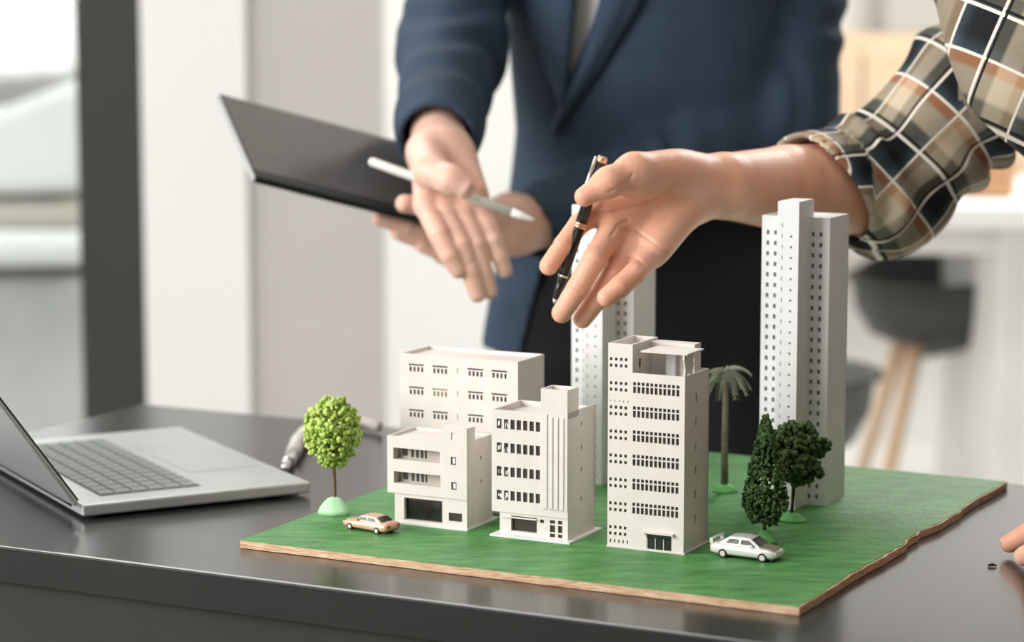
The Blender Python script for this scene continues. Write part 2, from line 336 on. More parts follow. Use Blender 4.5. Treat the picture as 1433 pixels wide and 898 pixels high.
# ------------------------------------------------------------------ model board
BT = 7.0      # board top (mm above the table)
board = empty('model_board', B(245, 260, 0), 'green painted plywood base board carrying the model buildings', 'board')
def board_poly():
    pts = []
    n = 46
    for i in range(n + 1): pts.append((490 * i / n, rng.normal(0, .25)))
    for i in range(1, n + 1):
        t = i / n; pts.append((490 + 9 * t + rng.normal(0, 1.1) * math.sin(math.pi * t) + 2.0 * math.sin(t * 21) * math.sin(math.pi * t), 530 * t))
    for i in range(1, n + 1):
        t = i / n; pts.append((499 - (499 + 5) * t, 530 + 18 * t))
    for i in range(1, n): t = i / n; pts.append((-5 + 5 * t, 548 * (1 - t)))
    return pts
bp = board_poly()
o = MB(); o.prism([B(a, b, .4) for a, b in bp], (0, 0, (BT - .9) / 1000)); o.build('plywood', M['ply'], board)
bg_ = [(a - (1.6 + rng.uniform(-.9, 1.3)) if a > 486 else a, max(b, .5)) for a, b in bp]
o = MB(); o.prism([B(a, b, BT - .49) for a, b in bg_], (0, 0, .00049)); o.build('grass_sheet', M['grass'], board)

# ------------------------------------------------------------------ model buildings
def facade(mb, T, w, h, holes, depth):
    """front sheet in local (s right, t up, n inwards) with rectangular holes and their reveals"""
    ss = sorted({0.0, w} | {x for q in holes for x in (q[0], q[2])}); ts = sorted({0.0, h} | {x for q in holes for x in (q[1], q[3])})
    def inside(s, t): return any(q[0] < s < q[2] and q[1] < t < q[3] for q in holes)
    # merge cells along s in every row
    for j in range(len(ts) - 1):
        tm = (ts[j] + ts[j + 1]) / 2; i = 0
        while i < len(ss) - 1:
            if inside((ss[i] + ss[i + 1]) / 2, tm): i += 1; continue
            k = i
            while k < len(ss) - 1 and not inside((ss[k] + ss[k + 1]) / 2, tm): k += 1
            mb.add([T(ss[i], ts[j], 0), T(ss[k], ts[j], 0), T(ss[k], ts[j + 1], 0), T(ss[i], ts[j + 1], 0)], [(0, 1, 2, 3)]); i = k
    for (s0, t0, s1, t1, *r) in holes:
        d = r[0] if r else depth
        mb.add([T(s0, t0, 0), T(s1, t0, 0), T(s1, t1, 0), T(s0, t1, 0), T(s0, t0, d), T(s1, t0, d), T(s1, t1, d), T(s0, t1, d)], [(0, 1, 5, 4), (1, 2, 6, 5), (2, 3, 7, 6), (3, 0, 4, 7)])
def front_T(a0, b0, z0): return lambda s, t, n: B(a0 + s, b0 + n, z0 + t)
def side_T(a0, b0, z0): return lambda s, t, n: B(a0 - n, b0 + s, z0 + t)
def raw(mb, name, m, parent):
    me = bpy.data.meshes.new(name); me.from_pydata(mb.v, [], mb.f); return link(name, me, m, parent)
def pane(root, T, s0, t0, s1, t1, d, m=None, name='window'):
    o = MB(); o.add([T(s0, t0, d), T(s1, t0, d), T(s1, t1, d), T(s0, t1, d), T(s0, t0, d + .6), T(s1, t0, d + .6), T(s1, t1, d + .6), T(s0, t1, d + .6)],
                    [(0, 1, 2, 3), (7, 6, 5, 4), (0, 4, 5, 1), (1, 5, 6, 2), (2, 6, 7, 3), (3, 7, 4, 0)])
    return raw(o, name, m or M['pane'], root)  # default dark sheet closes an open cut-out in place of interior shade
def walls(root, a0, b0, z0, a1, b1, z1, roof, mt, name='roof', skip_front=True):
    """left and back wall with thickness and a sunk roof slab"""
    t = 1.6
    o = MB(); o.bbox(a0, b0 + .02, z0, a0 + t, b1, z1); o.build('side_wall', mt, root)
    o = MB(); o.bbox(a0 + t, b1 - t, z0, a1, b1, z1); o.build('back_wall', mt, root)
    o = MB(); o.bbox(a0 + t, b0 + .3, roof - 1.5, a1 - .3, b1 - t, roof); o.build(name, mt, root)
def front_back_strip(o, a0, b0, z0, a1, z1, t=1.6):   # parapet inner face and top of a facade
    o.bbox(a0, b0 + .02, z0, a1, b0 + t, z1)
PL = M['plastic']
Z0 = BT
# --- seven storey block with roof terrace
def building_main():
    a0, a1, b0, b1 = 280.5, 348, 117, 168; zt = 152
    r = empty('model_tower_block', B((a0 + a1) / 2, (b0 + b1) / 2, Z0), 'seven storey cream model block with roof terrace and canopy, tallest in front row', 'model building')
    o = MB(); o.bbox(a0 - .6, b0 - .8, Z0 + .05, a1 + 1.2, b1 + 1, Z0 + 1.2); o.build('base_plate', PL, r)
    T = front_T(a0, b0, Z0); H = zt - Z0
    floors = [140.0 - 19.82 * i for i in range(7)]      # mid height of the two window rows
    holes = []; cols4 = [2.6, 7.1, 11.6, 15.9]
    for k, z in enumerate(floors):
        for c in cols4:
            for dz in (2.65, -2.65): holes.append((c - 1.15, z + dz - 1.3 - Z0, c + 1.15, z + dz + 1.3 - Z0))
    strips = []
    for k, z in enumerate(floors[:6]):
        for i in range(11):
            s = 23.5 + i * 3.79
            holes.append((s - 1.3, z + 1.9 - Z0, s + 1.3, z + 4.7 - Z0)); holes.append((s - 1.3, z - 4.4 - Z0, s + 1.3, z + 1.0 - Z0))
    for i in range(5): holes.append((1.8 + i * 3.9, 9.0 + 119.0 - Z0 - .6, 2.6 + i * 3.9, 9 + 119.0 - Z0 + .8))
    for i in range(5): holes.append((2.2 + i * 3.8, 3.8, 3.4 + i * 3.8, 6.6))
    holes.append((35.0, 1.6, 57.0, 14.6))               # entrance
    o = MB(); facade(o, T, a1 - a0, H, holes, 1.2)
    bx0 = 21.6
    T2 = front_T(a0, b0, zt); h2 = []
    for c in cols4:
        for dz in (2.65, -2.65): h2.append((c - 1.15, 159.7 + dz - 1.3 - zt, c + 1.15, 159.7 + dz + 1.3 - zt))
    facade(o, T2, bx0, 175 - zt, h2, 1.2)
    raw(o, 'front_wall', PL, r)
    for z in floors: pane(r, T, .8, z - 5 - Z0, 18, z + 5 - Z0, 1.2)
    pane(r, T2, .8, 2.5, 18, 13, 1.2)
    for z in floors[:6]: pane(r, T, 21.6, z - 5 - Z0, 63.4, z + 5.2 - Z0, 1.2, name='strip_shade_sheet')
    # entrance: three glazed leaves and awning
    for i in range(3):
        d = pane(r, T, 35.3 + i * 7.2, 1.7, 42.0 + i * 7.2, 10.6, .9, M['doorglass'], 'door_leaf')
        q = MB(); q.bbox(a0 + 35.2 + i * 7.2, b0 + .3, Z0 + 1.6, a0 + 35.7 + i * 7.2, b0 + .95, Z0 + 10.8); q.build('door_frame', M['plastic_w'], d)
    pane(r, T, 35.3, 11.0, 56.7, 14.5, 1.0, M['doorglass'], 'transom')
    q = MB(); q.bbox(a0 + 33.5, b0 - 3.2, Z0 + 14.8, a0 + 59.2, b0 - .05, Z0 + 16.2); q.bbox(a0 + 33.5, b0 - 3.2, Z0 + 13.6, a0 + 34.3, b0 - .05, Z0 + 14.8); q.bbox(a0 + 58.4, b0 - 3.2, Z0 + 13.6, a0 + 59.2, b0 - .05, Z0 + 14.8); q.build('awning', PL, r)
    # right side
    S = side_T(a1, b0, Z0); sh = [(22.5, 19.82 * i + 29 - Z0, 25.0, 19.82 * i + 36 - Z0) for i in range(6)]
    o = MB(); facade(o, S, b1 - b0, H, sh, 1.0); raw(o, 'side_wall', PL, r)
    for q in sh: pane(r, S, q[0] - .3, q[1] - .3, q[2] + .3, q[3] + .3, 1.0)
    walls(r, a0, b0, Z0, a1, b1, zt, zt - 6, PL)
    o = MB(); front_back_strip(o, a0 + bx0, b0, zt - 6, a1 - .05, zt); o.bbox(a1 - 1.6, b0 + 1.6, zt - 6, a1 - .05, b1, zt); o.build('parapet', PL, r)
    # stair tower on the left
    t = 1.5; c0 = a0 + bx0
    o = MB(); o.bbox(a0, b0 + .02, zt, a0 + t, b1, 175); o.bbox(a0 + t, b1 - t, zt, c0, b1, 175); o.bbox(c0 - t, b0 + .02, zt - 6, c0, b1 - t, 175); o.bbox(a0 + t, b0 + .02, 163.5, c0 - t, b0 + t, 175); o.bbox(a0 + t, b0 + t, 166, c0 - t, b1 - t, 168); o.build('stair_tower', PL, r)
    q = MB(); q.bbox(c0, b0 + 13, 155, c0 + .3, b0 + 15.5, 162); q.build('window', M['pane'], r)
    # penthouse, canopy and curved bracket
    o = MB(); o.bbox(c0, b1 - 15, zt - 6, 341, b1 - 1.6, 173); o.build('penthouse', PL, r)
    o = MB(); o.bbox(a1 - 30, b1 - 20, zt - 6, a1 - 22, b1 - 15.1, 169); o.build('chimney', M['plastic_w'], r)
    o = MB(); o.bbox(309, b0 + .5, 169.2, a1 + 1.5, b1 - 16, 170.4); o.build('canopy', PL, r)
    prof = [(0, 0), (4, 0), (7, 2), (9, 1), (13, 0), (16, 0), (17, 4), (18.5, 8), (16.5, 11), (18.5, 14), (19, 17), (-1, 17), (-1.5, 13), (0.5, 9), (1.5, 5)]
    o = MB(); o.prism([B(a1 - 2.4, b0 + 2 + x, zt + .05 + y) for x, y in prof], E1 * .0013); o.build('bracket', PL, r)
    return r
building_main()
# --- four storey block with stair box and fluted bay
def building_fluted():
    a0, a1, b0, b1, zt = 175.5, 246, 114, 167, 113
    zo = 27.0
    r = empty('model_corner_block', B((a0 + a1) / 2, (b0 + b1) / 2, Z0), 'cream five level model block with fluted bay and square roof box, middle of front row', 'model building')
    o = MB(); o.bbox(176.5, 108, Z0 + .05, 250.3, 173, Z0 + 1.6); o.build('base_plate', M['plastic_w'], r)
    T = front_T(a0, b0, zo); holes = []
    rows = [101.5 - 20.05 * i for i in range(4)]; cols = [7.3, 13.6, 19.6, 25.4, 31.3, 37.2, 43.0]
    for z in rows:
        for i, c in enumerate(cols): holes.append((c - (2.5 if i == 0 else 2.0), z - 4.1 - zo, c + 2.0, z + 4.1 - zo))
    o = MB(); facade(o, T, a1 - a0, zt - zo, holes, 1.2); o.bbox(a0 + .02, b0 + .05, zo, a1 - .02, b0 + 6, zo + 1); raw(o, 'front_wall', PL, r)
    for z in rows:
        for i, c in enumerate(cols):
            w_ = pane(r, T, c - 2.7, z - 4.3 - zo, c + 2.3, z + 4.3 - zo, 1.2)
            if i < 2:
                q = MB()
                for k in range(3):
                    x = a0 + c - 1.9 + rng.uniform(0, 3.2); zz = z - 3.6 + rng.uniform(.2, 3)
                    q.bbox(x, b0 + .7, zz, x + rng.uniform(.5, 1.0), b0 + 1.15, zz + rng.uniform(2, 4))
                q.build('blind', M['plastic_w'], w_)
    # fluted bay, standing slightly proud, and the roof box over it
    o = MB(); o.bbox(222.3, b0 - 1.2, 33.6, a1, b0 - .02, zt + 2)
    o.build('bay_panel', PL, r)
    for k in range(4):
        q = MB(); q.bbox(225.5 + k * 5, b0 - 1.9, 34.5, 228.0 + k * 5, b0 - 1.22, zt - 2 if k else zt); q.build('flute', PL, r, bevel=.0003)
    t = 1.4
    o = MB()
    c0, c1, d0, d1, z1 = 221.7, 246, b0 - 1.2, 134, 134
    o.bbox(c0, d0, zt + 2.02, c1, d0 + t, z1); o.bbox(c0, d1 - t, zt - 3, c1, d1, z1); o.bbox(c0, d0 + t, zt - 3, c0 + t, d1 - t, z1); o.bbox(c1 - t, d0 + t, zt - 3, c1, d1 - t, z1); o.bbox(c0 + t, d0 + t, z1 - 6, c1 - t, d1 - t, z1 - 4)
    o.build('roof_box', PL, r)
    # right side with small slots
    S = side_T(a1, b0, Z0 + 1.6); sh = [(24.5, z - 3.5 - Z0, 26.7, z - Z0) for z in (102.8, 82.9, 64.2, 39.4)]
    o = MB(); facade(o, S, b1 - b0, zt + 2 - Z0 - 1.6, sh, 1.0); raw(o, 'side_wall', PL, r)
    for q in sh: pane(r, S, q[0] - .3, q[1] - .3, q[2] + .3, q[3] + .3, 1.0)
    walls(r, a0, b0, zo, a1, b1, zt, zt - 5, PL)
    o = MB(); front_back_strip(o, a0 + 1.6, b0, zt - 6, c0, zt); o.bbox(a1 - 1.6, d1, zt - 5, a1 - .05, b1, zt + 2); o.build('parapet', PL, r)
    # ground floor, set back on the left
    g0 = 182.5; G = front_T(g0, b0 + 1.2, Z0 + 1.6); gh = [(10.5, 3.0, 34.5, 16.0, 3.0), (37.6, 12.2, 41.2, 15.2), (46.6, 12.6, 51.4, 15.6), (46.6, 5.4, 51.4, 11.4), (46.6, 1.2, 51.4, 4.2), (54.0, 12.6, 58.0, 15.6), (54.0, 5.4, 58.0, 11.4), (54.0, 1.2, 58.0, 4.2)]
    o = MB(); facade(o, G, a1 - g0, zo - Z0 - 1.6, gh, 1.2); o.bbox(g0, b0 + 1.25, Z0 + 1.6, g0 + 1.4, b1, zo); raw(o, 'ground_floor', PL, r)
    pane(r, G, 10.2, 2.7, 34.8, 16.3, 3.0, name='shop_window')
    for q in gh[1:]: pane(r, G, q[0] - .2, q[1] - .2, q[2] + .2, q[3] + .2, 1.2, name='door_pane')
    o = MB(); o.bbox(g0 + 2, b0 - .6, zo - 4.2, g0 + 35, b0 + 1.15, zo - 3.2); o.build('awning', PL, r)
    return r
building_fluted()
# --- small three storey block with balconies
def building_small():
    a0, a1, b0, b1, zt = 74, 151, 116, 163, 82.3
    zo = 33.2
    r = empty('model_shop_house', B((a0 + a1) / 2, (b0 + b1) / 2, Z0), 'small three storey cream model house with two long balconies, leftmost of front row', 'model building')
    o = MB(); o.bbox(79, b0 - 2, Z0 + .05, a1 + 1.2, b1 + 10, Z0 + 1.4); o.build('base_plate', M['plastic_w'], r)
    T = front_T(a0, b0, zo)
    holes = [(6.0, 62.4 - zo, 51.4, 72.4 - zo, 9), (6.4, 41.8 - zo, 51.6, 52.0 - zo, 9), (62.0, 41.0 - zo, 67.0, 47.6 - zo), (61.6, 62.3 - zo, 66.6, 69 - zo)]
    o = MB(); facade(o, T, a1 - a0, zt - zo, holes, 1.2)
    blk = 126 - a0
    T2 = front_T(126, b0, zt); facade(o, T2, a1 - 126, 94 - zt, [(9.9, 1.0, 14.3, 7.4)], .8); o.bbox(a0 + .02, b0 + .05, zo, a1 - .02, b0 + 6, zo + 1)
    raw(o, 'front_wall', PL, r)
    for q in holes[:2]:
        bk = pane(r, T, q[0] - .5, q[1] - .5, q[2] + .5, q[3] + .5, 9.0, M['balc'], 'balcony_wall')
        for (s0, s1, t0, t1) in ((4, 9, 2, 8.6), (12.5, 15, 1.2, 8.0), (17.2, 19.7, 1.2, 8), (21.8, 24.3, 1.2, 8), (26.0, 27.6, 1.2, 8), (41.8, 44.6, .3, 8.2)):
            pane(bk, T, q[0] + s0, q[1] + t0, q[0] + s1, q[1] + t1, 8.7, None, 'balcony_window')
    for q in holes[2:]: pane(r, T, q[0] - .2, q[1] - .2, q[2] + .2, q[3] + .2, 1.2)
    w_ = pane(r, T2, 9.7, .8, 14.5, 7.6, .8, PL)
    for q in holes[2:]:
        qq = MB(); qq.bbox(a0 + q[0] + 1.6, b0 + .5, zo + q[1] + 1, a0 + q[2] - 1, b0 + 1.1, zo + q[3] - 1.2); qq.build('blind', M['plastic_w'], r)
    S = side_T(a1, b0, Z0 + 1.4); sh = [(24.5, z - 3 - Z0, 26.8, z - Z0) for z in (65.4, 45.3)]
    o = MB(); facade(o, S, b1 - b0, zt - Z0 - 1.4, sh, 1.0); raw(o, 'side_wall', PL, r)
    for q in sh: pane(r, S, q[0] - .3, q[1] - .3, q[2] + .3, q[3] + .3, 1.0)
    walls(r, a0, b0, zo, a1, b1, zt, zt - 2.2, PL)
    o = MB(); front_back_strip(o, a0 + 1.6, b0, zt - 2.3, 126, zt); o.bbox(a1 - 1.6, b0 + 16, zt - 3, a1 - .05, b1, zt); o.build('parapet', PL, r)
    o = MB(); o.bbox(126, b0 + .85 + 1, zt - 2.2, a1 - .02, b0 + 15, 94); o.bbox(126, b0 + .02, zt, 127.5, b0 + 2, 94); o.bbox(a1 - 1.5, b0 + .02, zt, a1 - .02, b0 + 2, 94); o.bbox(127, b0 + .02, 92.5, a1 - 1, b0 + 2, 94); o.build('stair_block', PL, r)
    g0 = 80.5; G = front_T(g0, b0 + 1.2, Z0 + 1.4); gh = [(9.2, 2.2, 46.2, 21.4, 4.0), (52.4, 5.2, 65.2, 12.4)]
    o = MB(); facade(o, G, a1 - g0, zo - Z0 - 1.4, gh, 1.2); o.bbox(g0, b0 + 1.25, Z0 + 1.4, g0 + 1.4, b1, zo); raw(o, 'ground_floor', PL, r)
    pane(r, G, 9, 2, 46.4, 21.6, 4.0, M['doorglass'], 'shop_window'); pane(r, G, 52.2, 5, 65.4, 12.6, 1.2)
    return r
building_small()
# --- wide four storey block behind
def building_wide():
    a0, a1, b0, b1, zt = 45, 161.5, 190, 242, 141.6
    r = empty('model_office_block', B((a0 + a1) / 2, (b0 + b1) / 2, Z0), 'wide pale model block with flat roof standing behind the small shop house', 'model building')
    T = front_T(a0, b0, Z0); holes = []; P_ = []
    for k in range(6):
        z = 130.4 - 20.3 * k
        for j, c in enumerate((16.4, 40.2, 75.2, 98.6)):
            holes.append((c - 7.6, z + 1.1 - Z0, c + 7.6, z + 2.6 - Z0))
            for i in range(4): s = c - 5.7 + i * 3.85; holes.append((s - 1.05, z - 4.3 - Z0, s + 1.05, z + .0 - Z0))
            P_.append((c - 8.2, z - 4.8 - Z0, c + 8.2, z + 3.0 - Z0, M['ochre'] if (k, j) == (1, 1) else None))
        holes.append((57.2, z - 3 - Z0, 57.9, z + 2 - Z0))
    o = MB(); facade(o, T, a1 - a0, zt - Z0, holes, 1.2); raw(o, 'front_wall', PL, r)
    for (s0, t0, s1, t1, m_) in P_: pane(r, T, s0, t0, s1, t1, 1.2, m_)
    o = MB(); o.bbox(a1 - 1.6, b0 + .02, Z0, a1, b1, zt); o.build('side_wall', PL, r)
    walls(r, a0, b0, Z0, a1, b1, zt, zt - 3.0, PL)
    o = MB(); front_back_strip(o, a0 + 1.6, b0, zt - 4, a1 - 1.6, zt); o.build('parapet', PL, r)
    o = MB(); o.bbox(a0 - 1, b0 - 1.5, Z0 + .05, a1 + 1, b1 + 1, Z0 + 1); o.build('base_plate', PL, r)
building_wide()
# --- two slim towers with projecting bay
def tower(a0, b0, label):
    W_, D_, zt = 63, 50, 262; a1, b1 = a0 + W_, b0 + D_; PW = M['plastic_w']
    r = empty('model_high_rise', B(a0 + W_ / 2, b0 + D_ / 2, Z0), label, 'model building', 'white high rise model towers')
    c0, c1, pb = a0 + 25.6, a0 + 45.0, b0 - 29; zb = 277.5
    hL, hB, hR = [], [], []
    for k in range(26):
        z = 247.3 - 9.31 * k - Z0
        if z < 4: break
        for s in (5.6, 12.6): hL.append((s - 1.35, z - 1.9, s + 1.35, z + 1.9))
        hB.append((3.9, z - 1.6, 4.7, z + 2.0)); hB.append((11.6, z - .9, 13.4, z + .9))
        for s in (2.6, 9.8): hR.append((s - 1.35, z - 1.9, s + 1.35, z + 1.9))
    hB.append((3.9, 247.3 + 9.3 - 1.8 - Z0, 4.7, 247.3 + 9.3 + 2 - Z0))
    o = MB(); TL = front_T(a0, b0, Z0); facade(o, TL, c0 - a0, zt - Z0, hL, 1.1)
    TRr = front_T(c1, b0, Z0); facade(o, TRr, a1 - c1, zt - Z0, hR, 1.1); raw(o, 'front_wall', PW, r)
    o = MB(); TB = front_T(c0, pb, Z0); facade(o, TB, c1 - c0, zb - Z0, hB, 1.1)
    o.bbox(c0 + .02, pb + 1.9, Z0, c1, b0 + 8, zb); o.bbox(c0 + .02, pb + .02, zb - 4, c1 - .02, pb + 1.9, zb); o.bbox(c0, pb + .02, Z0, c0 + 1.0, pb + 1.9, zb); o.bbox(c1 - 1.0, pb + .02, Z0, c1, pb + 1.9, zb)
    raw(o, 'bay', PW, r)
    for T_, w_ in ((TL, c0 - a0), (TRr, a1 - c1)): pane(r, T_, .5, 1, w_ - .5, zt - 4 - Z0, 1.1, M['pane_tower'], 'window_backing')
    pane(r, TB, 1.1, 1, c1 - c0 - 1.1, zb - 6 - Z0, 1.1, M['pane_tower'], 'window_backing')
    o = MB(); o.bbox(a1 - 1.6, b0 + .02, Z0, a1, b1, zt); o.build('side_wall', PW, r)
    walls(r, a0, b0, Z0, a1, b1, zt, zt - 2.0, PW)
    o = MB(); o.bbox(a0 + 1.6, b0 + .02, zt - 4, c0, b0 + 1.6, zt); o.bbox(c1, b0 + .02, zt - 4, a1 - 1.6, b0 + 1.6, zt); o.build('parapet', PW, r)
    o = MB(); o.bbox(a0 + .3, b0 + 9, Z0 + .02, a1 - 2, b1 - 2, Z0 + .8); o.build('base_plate', PW, r)
tower(322.4, 349, 'slim white high rise model tower at the right, behind the round dark tree')
tower(125.5, 372, 'slim white high rise model tower at the back, beneath the open hand')

# ------------------------------------------------------------------ model trees
def blobs(name, centers, radii, m, parent, sub=1, squash=.75):
    bm = bmesh.new(); bmesh.ops.create_icosphere(bm, subdivisions=sub, radius=1); vs0 = np.array([v.co[:] for v in bm.verts]); fs0 = [tuple(v.index for v in f.verts) for f in bm.faces]; bm.free()
    V = []; Fc = []; n = len(vs0)
    for i, (c, r_) in enumerate(zip(centers, radii)):
        q, _ = np.linalg.qr(rng.normal(size=(3, 3)))
        vv = (vs0 * np.array([1, squash, 1.15]) * (1 + rng.normal(0, .13, (n, 1)))) @ q.T * r_ + np.array(c)
        V += [tuple(x) for x in vv]; Fc += [tuple(j + i * n for j in f) for f in fs0]
    me = bpy.data.meshes.new(name); me.from_pydata(V, [], Fc); o = link(name, me, m, parent, True); o['kind'] = 'stuff'; return o
def mound(root, a, b, w_, h_, m):
    mb = MB(); n = 18; rings = []
    for k, (rr, hh) in enumerate(((1, 0), (.9, .28), (.66, .64), (.4, .9), (.14, 1.0))):
        rings.append([B(a + w_ * rr * (1 + .12 * math.sin(3 * t_ + a)) * math.cos(t_), b + w_ * rr * .8 * math.sin(t_), BT + .05 + h_ * hh) for t_ in [2 * math.pi * i / n for i in range(n)]])
    fs = [(k * n + i, k * n + (i + 1) % n, (k + 1) * n + (i + 1) % n, (k + 1) * n + i) for k in range(4) for i in range(n)] + [tuple(range(4 * n, 5 * n)), tuple(range(n - 1, -1, -1))]
    mb.add([v for r_ in rings for v in r_], fs); mb.build('mound', m, root, smooth=True)
def tree_round(name, label, a, b, ztrunk, cz, rx, rz, nb, br, m, bark, mm, mw, mh, profile, lean=0):
    base = B(a, b, BT); root = empty(name, base, label, 'model tree')
    mound(root, a, b, mw, mh, mm)
    c = B(a + lean, b, cz)
    tr = MB(); tr.tube([B(a, b, BT + mh * .6), B(a + .6, b, BT + mh + 8), B(a - .3 + lean * .4, b, ztrunk - 6), B(a + lean * .7, b, ztrunk + 4), c], [.0016, .0013, .0017, .0014, .0005], 8)
    for k in range(7):
        t_ = rng.uniform(0, 6.28); tr.tube([B(a + lean * .7, b, ztrunk + k * 2), B(a + lean + rx * .6 * math.cos(t_), b + rx * .6 * math.sin(t_), cz + rz * rng.uniform(-.4, .5))], [.0009, .0004], 6)
    tr.build('trunk', bark, root, smooth=True)
    cs, rs = [], []
    while len(cs) < nb:
        d = rng.normal(size=3); d /= np.linalg.norm(d); s = rng.uniform(.72, 1.0)
        k = profile(d[2], math.atan2(d[1], d[0]))
        if k <= 0: continue
        p = c + Vector((d[0] * rx * s * k / 1000, d[1] * rx * s * k / 1000, d[2] * rz * s / 1000)); cs.append(p); rs.append(br * rng.uniform(.7, 1.3) / 1000)
    blobs('foliage', cs, rs, m, root)
tree_round('lime_model_tree', 'bright lime green model tree on pale mound beside the gold toy car', 15, 126, 56, 78, 25, 32, 1000, 2.3, M['leaf_lime'], M['bark'], M['mound'], 15, 14.5,
           lambda z, t: (.78 if z < -.6 else 1.0) * (1 + .06 * math.sin(3 * t)), lean=-1)
def prof_clump(z, t):
    k = 1 + .13 * math.sin(2.6 * t + 5 * z) + .1 * math.sin(7 * z + t)
    return 0 if math.sin(9 * z + 2.3 * t) < -.82 else k
tree_round('broadleaf_model_tree', 'dark round broadleaf model tree before the right white tower', 380, 279, 42, 66, 24, 28, 900, 2.7, M['leaf_dark'], M['bark_dark'], M['mound2'], 14, 7, prof_clump, lean=4)
def conifer():
    a, b = 391, 186; root = empty('conifer_model_tree', B(a, b, BT), 'tall pointed dark conifer model tree behind the silver toy car', 'model tree')
    mound(root, a, b, 10.5, 11.5, M['mound2'])
    tr = MB(); tr.tube([B(a, b, BT + 6), B(a, b, 104)], [.0015, .0005], 8); tr.build('trunk', M['bark_dark'], root, smooth=True)
    cs, rs = [], []
    for i in range(1400):
        h_ = rng.beta(1.1, 1.3); z = 24 + h_ * 89; R_ = 18.5 * (1 - h_ ** 1.6) * (min(1, .45 + h_ * 3.2)) + 1.5; t_ = rng.uniform(0, 6.283); s = math.sqrt(rng.uniform(.3, 1))
        cs.append(B(a + R_ * s * math.cos(t_), b + R_ * s * math.sin(t_), z)); rs.append(rng.uniform(1.4, 2.5) / 1000)
    blobs('foliage', cs, rs, M['leaf_con'], root, squash=.6)
conifer()
def palm():
    a, b = 283, 366; root = empty('palm_model_tree', B(a, b, BT), 'grey green model palm tree behind the seven storey block', 'model tree')
    mound(root, a, b, 12, 8, M['mound2'])
    top = 118
    tr = MB(); tr.tube([B(a, b, BT + 4), B(a - .5, b, 50), B(a, b, top)], [.0036, .0030, .0026], 10); tr.build('trunk', M['bark_palm'], root, smooth=True)
    for k in range(18):
        t_ = 2 * math.pi * k / 18 + rng.uniform(-.15, .15); el_ = rng.uniform(.5, 1.3) if k % 2 else rng.uniform(-.1, .6)
        L = rng.uniform(24, 30); pts = []
        for i in range(8):
            s = i / 7; rr = L * s * math.cos(el_ * (1 - s)); zz = top + L * .55 * math.sin(el_) * s * 1.6 - 26 * s * s
            pts.append((a + rr * .8 * math.cos(t_), b + rr * .8 * math.sin(t_), zz))
        mb = MB(); mb.tube([B(*p) for p in pts], [.0006, .0006, .0005, .0005, .0004, .0004, .0003, .0002], 5)
        for i in range(1, 8):
            for sd in (-1, 1):
                for q in (0, .5):
                    p0 = Vector(pts[i - 1]).lerp(Vector(pts[i]), q); ll = 8.0 * (1 - .5 * abs(i / 7 - .4)); pr = Vector((-math.sin(t_), math.cos(t_), 0)) * sd; fw = Vector((math.cos(t_), math.sin(t_), 0))
                    tip = p0 + pr * ll * .6 + fw * ll * .5 - Vector((0, 0, ll * .55)); q1 = p0 + fw * 1.8
                    A_, Bq, C_ = B(*p0), B(*q1), B(*tip); th_ = Vector((0, 0, .0003))
                    mb.add([A_, Bq, C_, A_ + th_, Bq + th_, C_ + th_], [(0, 2, 1), (3, 4, 5), (0, 1, 4, 3), (1, 2, 5, 4), (2, 0, 3, 5)])
        mb.build('frond', M['frond'], root)
palm()

